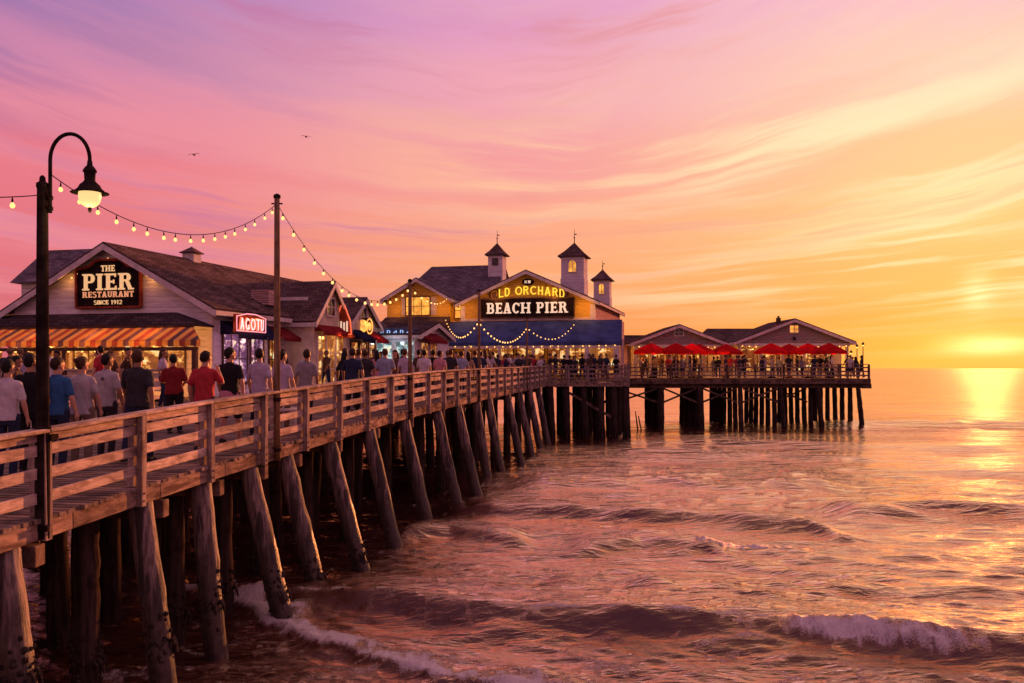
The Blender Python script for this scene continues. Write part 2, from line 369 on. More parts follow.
# the veiled sun: core low on the horizon, glow stretched by the haze
de = g.m('SUBTRACT', el, R(1.35)); dA = g.m('SUBTRACT', az, SUN_AZ)
def gauss(a, sa, e, se):
    q = g.m('ADD', g.m('POWER', g.m('DIVIDE', a, sa), 2.0), g.m('POWER', g.m('DIVIDE', e, se), 2.0))
    return g.m('EXPONENT', g.m('MULTIPLY', q, -1.0))
core = g.m('MULTIPLY', gauss(g.m('SUBTRACT', dA, R(-.1)), R(2.2), de, R(.5)), g.mr(s1, .3, .6, .5, 1.0))
core2 = g.m('MULTIPLY', gauss(g.m('SUBTRACT', dA, R(-.6)), R(.8), g.m('SUBTRACT', el, R(4.3)), R(1.1)), g.mr(s2, .35, .6, .3, .9))
wide = gauss(dA, R(8.0), g.m('SUBTRACT', el, R(1.6)), R(2.2)); wide2 = gauss(dA, R(16), g.m('SUBTRACT', el, R(6)), R(6.5))
def addc(base, f, col):
    return g.mix(1.0, base, g.mix(f, (0, 0, 0), col), 'ADD')
sky = addc(sky, wide2, (.02, .025, .004)); sky = addc(sky, wide, (.06, .07, .0)); sky = addc(sky, core2, (.3, .34, .22)); sky = addc(sky, core, (.9, .75, .34))
nsky = g.n('ShaderNodeTexSky', sky_type='NISHITA'); nsky.sun_disc = False; nsky.sun_elevation = SUN_EL; nsky.sun_rotation = SUN_AZ
below = g.mr(dz, -.02, 0.0); sky = g.mix(below, (.09, .045, .05), sky)
b1 = g.n('ShaderNodeBackground'); g.l(sky, b1.inputs[0]); b1.inputs[1].default_value = K
b2 = g.n('ShaderNodeBackground'); g.l(nsky.outputs[0], b2.inputs[0]); b2.inputs[1].default_value = .003
ad = g.n('ShaderNodeAddShader'); g.l(b1.outputs[0], ad.inputs[0]); g.l(b2.outputs[0], ad.inputs[1])
wo = g.n('ShaderNodeOutputWorld'); g.l(ad.outputs[0], wo.inputs[0])
sl = bpy.data.lights.new('sun', 'SUN'); sl.energy = 5.0; sl.color = (1, .30, .09); sl.angle = R(1.0)
so = bpy.data.objects.new('sun', sl); C.objects.link(so)
sd = Vector((math.sin(SUN_AZ)*math.cos(SUN_EL), math.cos(SUN_AZ)*math.cos(SUN_EL), math.sin(SUN_EL))); so.rotation_euler = sd.to_track_quat('Z', 'Y').to_euler()

# ------------------------------------------------------------------ the sea
def build_sea():
    A = 20.0
    ys = [-19.0]; y = -19.0
    while y < 9000:
        step = 1.2 if y < 8.5 else max(.035, (y*y)/(F*EYE)*.9)
        y += min(step, max(.4, y*.35)); ys.append(y)
    ys = np.array(ys)
    rc = np.linspace(-.62, .62, 1000); ro = np.array([.66, .72, .8, .95, 1.2, 1.6, 2.4, 4, 7, 14])
    r = np.concatenate([-ro[::-1], rc, ro])
    X = r[None, :]*(ys[:, None]+A); Y = np.repeat(ys[:, None], len(r), 1)
    ny, nx = X.shape
    cell = np.gradient(ys)[:, None]
    Z = np.zeros_like(X)
    wr = np.random.default_rng(5)
    dom = fbm(X*.07, Y*.11, 3, 4)
    for L, a, spread, cnt in ((11, .070, .16, 3), (6, .040, .28, 4), (3.1, .042, .35, 6), (1.6, .026, .36, 7), (.8, .017, .45, 8), (.42, .010, .6, 8)):
        for k in range(cnt):
            th = R(-100)+wr.normal()*spread; l = L*wr.uniform(.75, 1.3); kk = 2*math.pi/l; ph = wr.uniform(0, 6.28)
            arg = kk*(X*math.cos(th)+Y*math.sin(th))+ph+2.5*fbm(X/l*.23+k*9, Y/l*.23+L, 2, k)
            wv_ = np.sin(arg); wv_ = 1-np.abs(wv_)*1.0 if L < 4 else wv_     # short waves get sharp crests
            fade = np.clip((l/cell-5)/6, 0, 1)
            Z += a*wr.uniform(.6, 1.2)/math.sqrt(cnt)*2.2*(wv_-.36*(L < 4))*fade*(.45+1.1*dom)
    # named swells, each a crest line read off the sea surface
    def gp(px, py): Yd = F*EYE/(py-368); return ((px-512)/F*Yd, Yd)
    foam = np.zeros_like(X)
    def ridge(pts, amp, front, back, ends=(1.5, 1.5)):
        P = np.array(sorted(gp(*p) for p in pts)); yc = np.interp(X, P[:, 0], P[:, 1])
        yc = yc+(fbm(X*.5, X*0+3.3, 3, int(amp*999))-.5)*.35
        s = Y-yc; e = np.where(s < 0, np.exp(-(s/front)**2), np.exp(-(s/back)**2))
        wl = np.clip((X-P[0, 0])/ends[0], 0, 1)*np.clip((P[-1, 0]-X)/ends[1], 0, 1); wl = wl*wl*(3-2*wl)
        return amp*e*wl*(.75+.5*fbm(X*.8, X*0+1, 2, 9)), s, wl
    far = Y < 60
    for pts, amp, fr, bk, en in (
        ([(150, 596), (340, 606), (474, 620), (610, 629), (750, 636), (850, 641), (1024, 654), (1200, 668)], .30, .34, 1.5, (2.5, 1)),
        ([(430, 510), (560, 517), (700, 525), (800, 531), (880, 545)], .50, .55, 2.2, (2.0, 1.6)),
        ([(560, 556), (640, 546), (700, 551), (760, 563)], .25, .42, 1.4, (1.0, 1.0)),
        ([(380, 540), (450, 537), (540, 548)], .30, .42, 1.4, (.8, .8)),
        ([(620, 592), (760, 596), (900, 590), (1040, 600)], .19, .45, 1.1, (1.0, 1.0)),
        ([(540, 590), (600, 587), (680, 594)], .18, .4, 1.0, (.6, .6)),
        ([(500, 486), (640, 484), (760, 488), (860, 484)], .34, .9, 2.5, (2, 2)),
        ([(820, 520), (940, 512), (1060, 516)], .32, .7, 2.0, (1.5, 1.5)),
        ([(600, 452), (760, 447), (900, 452), (1060, 446)], .18, 1.4, 4, (4, 4)),
        ([(780, 428), (900, 426), (1060, 427)], .34, 1.9, 6, (6, 2))):
        h, s, wl = ridge(pts, amp, fr, bk, en); Z += h
        if amp == .30:
            n = fbm(X*2.2, Y*2.2, 5, 31)
            # the breaking stretch
            sec = np.clip((X-3.9)/.7, 0, 1)*np.clip((7.2-X)/.7, 0, 1)
            band = np.exp(-((s+.24)/.22)**2)*sec
            n5 = fbm(X*7, Y*3.0, 4, 61); foam = np.maximum(foam, np.clip(band*1.5-.42+(n-.5)*1.3+(n5-.5)*1.5, 0, 1)*(sec > 0))
            Z += band*(.04+.24*(fbm(X*6, Y*6, 4, 77)-.42))
            crest = np.exp(-((s+.02)/.05)**2)*wl*np.clip((n-.42)*5, 0, 1)
            foam = np.maximum(foam, crest*.8)
    # the foam front that runs from the piles toward the right foreground
    P = np.array([gp(*p) for p in ((120, 590), (190, 597), (226, 603), (262, 618), (310, 634), (370, 651), (430, 664), (500, 676), (600, 690))])
    P = P[np.argsort(P[:, 0])]; yc = np.interp(X, P[:, 0], P[:, 1])+(fbm(X*1.3, X*0, 3, 5)-.5)*.5
    s = Y-yc; n = fbm(X*2.6, Y*2.6, 5, 41); n2 = fbm(X*.9, Y*.9, 3, 43)
    wl = np.clip((X+7.5)/1.2, 0, 1)*np.clip((1.8-X)/1.4, 0, 1)
    front = np.where(s < 0, np.exp(-(s/.13)**2), np.exp(-(s/.55)**2))*wl
    foam = np.maximum(foam, np.clip(front*1.35-.42+(n-.5)*1.3+(fbm(X*5.5, Y*4.5, 4, 91)-.5)*1.9, 0, 1)*wl)
    Z += .13*np.where(s < 0, np.exp(-(s/.16)**2), np.exp(-(s/.9)**2))*wl*(.6+.8*n)
    # thin lace left on the water behind and before the breakers
    lace = np.clip(1-np.abs(fbm(X*1.1+.6*n, Y*1.9, 4, 51)-.5)*16, 0, 1)*np.clip((n2-.42)*4, 0, 1)
    reg = np.clip((17.5-Y)/3, 0, 1)*np.clip((X+8)/2, 0, 1)
    foam = np.maximum(foam, lace*reg*.55)
    # foam round the feet of the piles
    me = bpy.data.meshes.new('sea'); me.vertices.add(ny*nx)
    co = np.empty((ny*nx, 3), np.float32); co[:, 0] = X.ravel(); co[:, 1] = Y.ravel(); co[:, 2] = Z.ravel()
    me.vertices.foreach_set('co', co.ravel())
    i = (np.arange(ny-1)[:, None]*nx+np.arange(nx-1)[None, :]).ravel()
    q = np.stack([i, i+1, i+nx+1, i+nx], 1).astype(np.int32)
    me.loops.add(q.size); me.loops.foreach_set('vertex_index', q.ravel())
    me.polygons.add(len(q)); me.polygons.foreach_set('loop_start', np.arange(0, q.size, 4, dtype=np.int32)); me.polygons.foreach_set('loop_total', np.full(len(q), 4, np.int32))
    me.update(calc_edges=True); me.polygons.foreach_set('use_smooth', np.ones(len(q), bool))
    at_ = me.attributes.new('foam', 'FLOAT', 'POINT'); at_.data.foreach_set('value', foam.ravel().astype(np.float32))
    m, g, b = newmat('sea_water'); geo = g.n('ShaderNodeNewGeometry'); pos = geo.outputs['Position']
    fa = g.n('ShaderNodeAttribute', attribute_name='foam').outputs['Fac']
    sp = g.n('ShaderNodeSeparateXYZ'); g.l(pos, sp.inputs[0])
    fn = g.noise(g.mapv(pos, (1.5, .55, .55)), 9, 7, .75); vo = g.n('ShaderNodeTexVoronoi', feature='DISTANCE_TO_EDGE'); wp = g.n('ShaderNodeVectorMath', operation='ADD'); g.l(pos, wp.inputs[0])
    wn_ = g.n('ShaderNodeTexNoise'); g.l(pos, wn_.inputs['Vector']); wn_.inputs['Scale'].default_value = 3.0
    ws = g.n('ShaderNodeVectorMath', operation='SCALE'); g.l(wn_.outputs['Color'], ws.inputs[0]); ws.inputs['Scale'].default_value = .5; g.l(ws.outputs[0], wp.inputs[1])
    g.l(g.mapv(wp.outputs[0], (4.5, 6.5, 2)), vo.inputs['Vector']); holes = g.mr(vo.outputs['Distance'], .02, .30)
    ff = g.mr(g.m('SUBTRACT', g.m('ADD', fa, g.m('MULTIPLY', g.m('SUBTRACT', fn, .5), .9)), g.m('MULTIPLY', holes, .30)), .06, .85); ff = g.m('MULTIPLY', ff, g.mr(fa, .02, .12))
    murk = g.mr(sp.outputs[1], 10, 34); base = g.mix(murk, (.075, .032, .020), (.090, .032, .034))
    g.l(g.mix(ff, base, g.mix(fn, (.5, .43, .44), (.85, .78, .78))), b.inputs['Base Color'])
    g.l(g.mix(ff, g.mr(sp.outputs[1], 15, 300, .05, .08, False), (.75,)*3), b.inputs['Roughness']); b.inputs['IOR'].default_value = 1.33
    a1 = g.noise(g.mapv(pos, (.55, 1.5, 1), rot=(0, 0, R(-8))), 1.1, 6, .62, .5); a2 = g.noise(g.mapv(pos, (.8, 2.4, 1), rot=(0, 0, R(10))), 3.6, 6, .68, .5)
    a3 = g.noise(g.mapv(pos, (.45, 1.3, 1)), .16, 5, .6, .3); a4 = g.noise(g.mapv(pos, (.4, 1.3, 1)), .04, 5, .6, .3)
    h = g.m('ADD', g.m('MULTIPLY', a1, .085), g.m('ADD', g.m('MULTIPLY', a2, g.mr(sp.outputs[1], 14, 50, .045, .022)), g.m('ADD', g.m('MULTIPLY', a3, .42), g.m('MULTIPLY', a4, g.mr(sp.outputs[1], 35, 140, 0, 2.4)))))
    def ridged(sc, seed, rot):
        nn = g.noise(g.mapv(pos, (.42*sc, 1.7*sc, 1), (seed, seed*2, 0), (0, 0, R(rot))), 1.0, 4, .55, .25)
        return g.m('POWER', g.m('SUBTRACT', 1.0, g.m('ABSOLUTE', g.m('MULTIPLY', g.m('SUBTRACT', nn, .5), 4.0)), clamp=True), 1.6)
    calm = g.mr(g.noise(g.mapv(pos, (.08, .16, 1)), 1.0, 3), .38, .6, .35, 1.0)
    r1 = g.m('MULTIPLY', ridged(1.5, 3.0, -7), g.mr(sp.outputs[1], 30, 60, .085, 0.0)); r2 = g.m('MULTIPLY', ridged(.55, 9.0, -5), g.mr(sp.outputs[1], 24, 60, 0.0, .30))
    h = g.m('ADD', h, g.m('MULTIPLY', g.m('ADD', r1, r2), calm))
    h = g.m('ADD', h, g.m('MULTIPLY', g.m('MULTIPLY', ff, fn), .25))
    g.l(g.bump(h, .55, 1.0), b.inputs['Normal'])
    out = [n for n in g.nt.nodes if n.type == 'OUTPUT_MATERIAL'][0]; bn = b.inputs['Normal'].links[0].from_socket
    gl = g.n('ShaderNodeBsdfGlossy'); gl.inputs['Color'].default_value = (1, .71, .57, 1); g.l(b.inputs['Roughness'].links[0].from_socket, gl.inputs['Roughness']); g.l(bn, gl.inputs['Normal'])
    lw = g.n('ShaderNodeLayerWeight'); lw.inputs['Blend'].default_value = .5; g.l(bn, lw.inputs['Normal'])
    fac = g.m('MULTIPLY', g.mr(lw.outputs['Facing'], .38, .80, .04, .86), g.m('SUBTRACT', 1.0, ff))
    mx = g.n('ShaderNodeMixShader'); g.l(fac, mx.inputs[0]); g.l(b.outputs[0], mx.inputs[1]); g.l(gl.outputs[0], mx.inputs[2]); g.l(mx.outputs[0], out.inputs[0])
    me.materials.append(m)
    o = bpy.data.objects.new('sea', me); C.objects.link(o); o['kind'] = 'structure'; return o
build_sea()

# ------------------------------------------------------------------ pier deck
def left_edge(Y): return edge(Y)-9.0 if Y < 29.3 else -27.0
dk = thing('pier_deck', 'long weathered timber pier deck on piles running out over the sea', 'pier', (edge(20), 20, deck(20)))
md = MB(); y = -6.0
nrm = Vector((PDIR.y, -PDIR.x, 0))           # planks lie square to the edge
while y < 55.0:
    z = deck(y)-.05; L = (edge(y)-left_edge(y))/nrm.x
    a = Vector((edge(y), y, z))+nrm*random.uniform(.01, .07)
    md.obox(a-nrm*L, nrm*L, PDIR*.133, (0, 0, .05)); y += .145
md.build('decking', M['deck'], dk)
md = MB(); x = -27.0
while x < 25.5:
    y0 = 55.3+max(0, -(x-2.2))*.17 if x < 2.2 else (55.0 if x < 7.05 else 64.5)
    md.box(x, x+.185, y0-random.uniform(.0, .05), 77, deck(60)-.09 if x > 7.05 else deck(57)-.05, deck(60)-.03 if x > 7.05 else deck(57)); x += .2
md.build('decking', M['deck2'], dk)
md = MB(); ys = np.arange(-6, 55.5, 1.85)
for a, b_ in zip(ys[:-1], ys[1:]):           # boards butt at joints
    A0 = Vector((edge(a), a, deck(a)-.15)); A1 = Vector((edge(b_)-.002, b_-.01, deck(b_)-.15)); md.bar(A0, A1, .07, .20)
md.build('edge_beam', M['fascia'], dk, bevel=.006)
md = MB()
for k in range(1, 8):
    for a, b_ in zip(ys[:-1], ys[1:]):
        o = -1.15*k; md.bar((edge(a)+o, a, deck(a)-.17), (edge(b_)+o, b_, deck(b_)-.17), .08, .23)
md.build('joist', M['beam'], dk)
md = MB(); zd = deck(57); md.box(2.2, 7.1, 54.93, 54.998, zd-.32, zd-.06); md.box(7.1, 7.17, 54.93, 64.4, zd-.32, zd-.06)
md.build('edge_beam', M['fascia'], dk)
md = MB(); ze = deck(64.5); md.box(7.2, 25.6, 64.40, 64.497, ze-.42, ze-.05); md.box(25.6, 25.68, 64.40, 77, ze-.42, ze-.05)
md.build('edge_beam', M['beam'], dk)
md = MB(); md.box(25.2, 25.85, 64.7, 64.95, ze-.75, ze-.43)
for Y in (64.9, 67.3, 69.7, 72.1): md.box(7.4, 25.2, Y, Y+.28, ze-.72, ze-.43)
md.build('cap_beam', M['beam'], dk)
md = MB()
for k in range(22): md.box(-22+k*1.3, -21.9+k*1.3, 56 if k < 20 else 56, 77, zd-.4, zd-.06)
md.build('joist', M['beam'], dk)

# ------------------------------------------------------------------ railings
POSTS = [10.15+1.85*k for k in range(-7, 25)]
rl_ = thing('pier_railing', 'long weathered timber railing along the sea side of the walkway', 'railing', (edge(10), 10, deck(10)))
mc = MB(); mr_ = [MB(), MB(), MB()]; mt = MB()
for a, b_ in zip(POSTS[:-1], POSTS[1:]):
    A0 = Vector((edge(a), a, deck(a))); A1 = Vector((edge(b_), b_, deck(b_)))
    jit = lambda: random.uniform(-.008, .008)
    mc.bar(A0+Vector((0.02, 0, .972)), A1+Vector((0.02, -.006, .972)), .20, .045)
    mt.bar(A0+Vector((0, .01, .895+jit())), A1+Vector((0, -.006, .895+jit())), .045, .105)
    for q, zz in zip(mr_, (.215, .485, .755)):
        q.bar(A0+Vector((0, .01, zz+jit())), A1+Vector((0, -.006, zz+jit())), .042, .125)
mc.build('cap_rail', M['rail'], rl_, bevel=.008); mt.build('top_board', M['rail'], rl_, bevel=.006)
for q in mr_: q.build('rail', M['rail'], rl_, bevel=.006)
for a in POSTS:
    mp = MB(); c0 = Vector((edge(a), a, deck(a))); tl = random.uniform(-.012, .012)
    mp.obox(c0+POUT*.024-PDIR*.075+Vector((0, 0, -.262)), POUT*.085, PDIR*.115, Vector((tl, 0, 1.21)))
    mp.obox(c0+POUT*.028+PDIR*.048+Vector((0, 0, -.25)), POUT*.055, PDIR*.035, Vector((tl, 0, 1.18)))
    mp.obox(c0-POUT*.11-PDIR*.06+Vector((0, 0, .0)), POUT*.085, PDIR*.10, Vector((tl, 0, .945)))
    for zz in (-.20, -.10):                 # bolt heads
        mp.obox(c0+POUT*.110+PDIR*(-.03)+Vector((0, 0, zz)), POUT*.014, PDIR*.03, (0, 0, .03))
    mp.build('post', M['post'], rl_, bevel=.006)
def straight_rail(name, label, p0, p1, n, mat, mpost, out, h=1.0, fasc=.32):
    """railing from p0 to p1 (deck level) with n bays; out is the outward direction"""
    p0, p1, out = Vector(p0), Vector(p1), Vector(out); r = thing(name, label, 'railing', p0)
    d_ = (p1-p0); MBc = MB(); MBc.bar(p0+Vector((0, 0, h-.03)), p1+Vector((0, 0, h-.03)), .18, .05); MBc.build('cap_rail', mat, r)
    for zz in (.18, .46, .74):
        q = MB(); q.bar(p0+Vector((0, 0, zz*h)), p1+Vector((0, 0, zz*h)), .045, .10); q.build('rail', mat, r)
    dn = d_.normalized()
    for k in range(n+1):
        c0 = p0+d_*k/n; q = MB(); q.obox(c0-dn*.06+out*.024-Vector((0, 0, fasc)), dn*.12, out*.10, (0, 0, fasc+h-.06)); q.build('post', mpost, r)
    return r
zj = deck(57)
straight_rail('pier_railing', 'short grey timber railing across the corner platform before the blue awning', (2.25, 55.03, zj), (7.05, 55.03, zj), 4, M['post'], M['post'], (0, -1, 0))
straight_rail('pier_railing', 'short side railing of the corner platform, running back toward the parasols', (7.08, 55.05, zj), (7.08, 64.3, zj), 5, M['post'], M['post'], (1, 0, 0))
straight_rail('pier_railing', 'dark railing along the front of the far deck below the red parasols', (7.3, 64.54, ze), (25.55, 64.54, ze), 9, M['post'], M['beam'], (0, -1, 0), 1.02, .36)
straight_rail('pier_railing', 'dark end railing at the seaward tip of the pier', (25.56, 64.6, ze), (25.56, 76.9, ze), 6, M['post'], M['beam'], (1, 0, 0), 1.02, .36)
straight_rail('pier_railing', 'timber railing on the landward side of the walkway, behind the crowd', (left_edge(-6)+.1, -6, deck(0)-.05), (left_edge(29)+.1, 28.9, deck(27)), 14, M['rail'], M['post'], (-1, 0, 0))

# ------------------------------------------------------------------ piles
def pile_mesh(top, base, r0, r1, seed):
    rd = random.Random(seed); top, base = Vector(top), Vector(base); n = 14; path = []; rad = []
    for i in range(n+1):
        t = i/n; p = top.lerp(base, t); path.append(p+Vector((rd.uniform(-.01, .01), rd.uniform(-.01, .01), 0))); rad.append((r0+(r1-r0)*t)*rd.uniform(.95, 1.05))
    q = MB(); q.smooth = True; q.tube(path, rad, 14); return q
def pile(label, top, base, r=.17, group=None, barn=False, seed=0, mt=None):
    t = thing('timber_pile', label, 'pile', base, 0, group)
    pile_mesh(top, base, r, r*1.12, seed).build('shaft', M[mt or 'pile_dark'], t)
    if barn:
        rd = random.Random(seed); q = MB(); tp, bs = Vector(top), Vector(base)
        for k in range(70):
            a = rd.uniform(0, 6.28); zz = rd.gauss(barn, .2); tt = (tp.z-zz)/(tp.z-bs.z); c0 = tp.lerp(bs, tt)
            q.ball(c0+Vector((math.cos(a), math.sin(a), 0))*r*1.08, rd.uniform(.012, .04), 6, 4)
        for k in range(3):
            a = rd.uniform(-1.2, .6); c0 = tp.lerp(bs, (tp.z-barn)/(tp.z-bs.z))+Vector((math.cos(a), math.sin(a), 0))*r*1.15
            q.tube([c0, c0+Vector((.05, -.02, -.06)), c0+Vector((.07, 0, -.2))], [.03, .025, .01], 6)
        q.build('barnacle_crust', M['chip'], t)['kind'] = 'stuff'
    return t
ORD = ['first', 'second', 'third', 'fourth', 'fifth', 'sixth', 'seventh', 'eighth', 'ninth', 'tenth', 'eleventh', 'twelfth', 'thirteenth', 'fourteenth', 'fifteenth', 'sixteenth', 'seventeenth', 'eighteenth']
BAT = [(9.75, .22), (12.3, .28), (13.9, .14), (15.5, .62), (17.0, .67), (19.2, .76), (21.8, .65), (24.8, (432-512)/F*24.8-edge(24.8)), (28.4, (461-512)/F*28.4-edge(28.4)),
       (31.2, (480-512)/F*31.2-edge(31.2)), (34.4, (489-512)/F*34.4-edge(34.4)), (36.8, (503-512)/F*36.8-edge(36.8)), (41.2, .62), (44.6, .6), (48.0, .55), (51.4, .5)]
cap = []
barn = {0: 1.05, 1: .62, 2: .75, 3: .5, 4: .45, 5: .4}
for i, (Y, off) in enumerate(BAT):
    zt = deck(Y)-.30
    lab = f'leaning weathered outer pile, {ORD[i]} in the row counted from the street lamp seaward' if i else 'leaning outer pile at the left edge, under the street lamp'
    pile(lab, (edge(Y)-.14, Y, zt+.04), (edge(Y)+off+.08, Y-.12, -.9), .165 if i < 7 else .17, 'leaning outer piles of the walkway', barn.get(i, False), i, 'pile')
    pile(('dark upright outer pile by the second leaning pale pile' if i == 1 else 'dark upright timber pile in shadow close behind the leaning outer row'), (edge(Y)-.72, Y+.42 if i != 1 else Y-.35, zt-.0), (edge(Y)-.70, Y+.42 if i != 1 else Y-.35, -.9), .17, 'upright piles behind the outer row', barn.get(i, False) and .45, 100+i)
    q = MB(); q.obox(Vector((edge(Y)-8.9, Y+.20, zt-.22)), (9.0, 0, 0), (0, .22, 0), (0, 0, .24)); cap.append(q)
    for k, o in enumerate((2.6, 4.7, 6.8, 8.6)):
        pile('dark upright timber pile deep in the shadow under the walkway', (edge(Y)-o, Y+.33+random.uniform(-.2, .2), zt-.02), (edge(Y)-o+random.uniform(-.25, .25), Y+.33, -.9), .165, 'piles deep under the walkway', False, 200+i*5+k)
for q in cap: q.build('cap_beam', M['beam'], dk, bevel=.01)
for Y in (31.5, 35.5, 39.5, 43.5, 47.5, 51.5, 55.6, 60):
    for X in (-12, -15.5, -19, -22.5):
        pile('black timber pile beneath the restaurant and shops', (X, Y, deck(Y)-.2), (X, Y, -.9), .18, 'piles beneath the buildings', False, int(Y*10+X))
for X in (-8, -4.2):
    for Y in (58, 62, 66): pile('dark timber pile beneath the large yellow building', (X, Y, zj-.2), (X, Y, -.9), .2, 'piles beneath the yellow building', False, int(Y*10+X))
for j, X in enumerate((2.3, 3.3, 4.4, 5.4, 6.25, 6.95)):
    for k, Y in enumerate((55.25, 58.4, 62.8)):
        lab = 'dark timber pile packed in the shadow beneath the corner platform'
        if k == 0: lab = f'front pile of the corner platform, {ORD[j]} from the walkway'
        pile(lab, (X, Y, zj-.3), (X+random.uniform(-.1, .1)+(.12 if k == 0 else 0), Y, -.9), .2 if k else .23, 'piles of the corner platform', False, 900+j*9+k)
for j, X in enumerate((8.15, 10.7, 13.5, 16.4, 19.3, 22.0, 24.9)):
    for k, Y in enumerate((64.75, 66.3, 67.9, 69.5, 71.1, 72.6, 74.0) if j > 2 else (64.75, 65.6, 66.6, 68.7, 71)):
        lab = f'timber pile standing behind the front one of the {ORD[j]} bent under the parasol deck'
        if k == 0: lab = f'front pile of the {ORD[j]} bent under the parasol deck, counted from the corner platform'
        le = .35 if k == 0 and j > 3 else random.uniform(-.06, .12)
        pile(lab, (X, Y, ze-.7), (X+le, Y-(.1 if k == 0 else 0), -.9), .17 if j > 2 else .25, f'piles of the {ORD[j]} bent', False, 1500+j*9+k)
q = MB()
xs = (7.3, 10.7, 13.5, 16.4, 19.3)
for a, b_ in zip(xs[:-1], xs[1:]):
    q.bar((a+.2, 64.70, ze-.75), (b_-.2, 64.70, ze-1.75), .07, .13); q.bar((a+.2, 64.86, ze-1.75), (b_-.2, 64.86, ze-.75), .07, .13)
q.bar((19.5, 66.8, ze-.8), (21.9, 66.8, ze-1.8), .07, .13); q.bar((19.5, 66.95, ze-1.8), (21.9, 66.95, ze-.8), .07, .13)
q.bar((3.5, 55.1, ze-.8), (6.1, 55.1, ze-2.3), .08, .16); q.bar((4.4, 59.3, ze-2.6), (6.9, 59.3, ze-1.0), .08, .16)
for k in range(0, len(q.v), 8):
    b_ = MB(); b_.add(q.v[k:k+8], [(3, 2, 1, 0), (4, 5, 6, 7), (0, 1, 5, 4), (1, 2, 6, 5), (2, 3, 7, 6), (3, 0, 4, 7)]); b_.build('cross_brace', M['beam'], dk)
st = thing('broken_stake', 'two thin broken stakes leaning in the water between the corner platform and first parasol bent', 'stake', (9.0, 64, 0))
MB().tube([(8.95, 63.6, -.6), (8.8, 63.6, .6), (8.72, 63.6, 1.25)], [.06, .05, .03], 7).build('shaft', M['pile'], st)
MB().tube([(9.25, 63.7, -.6), (9.02, 63.7, .5), (8.95, 63.7, .9)], [.05, .05, .04], 7).build('shaft', M['pile'], st)

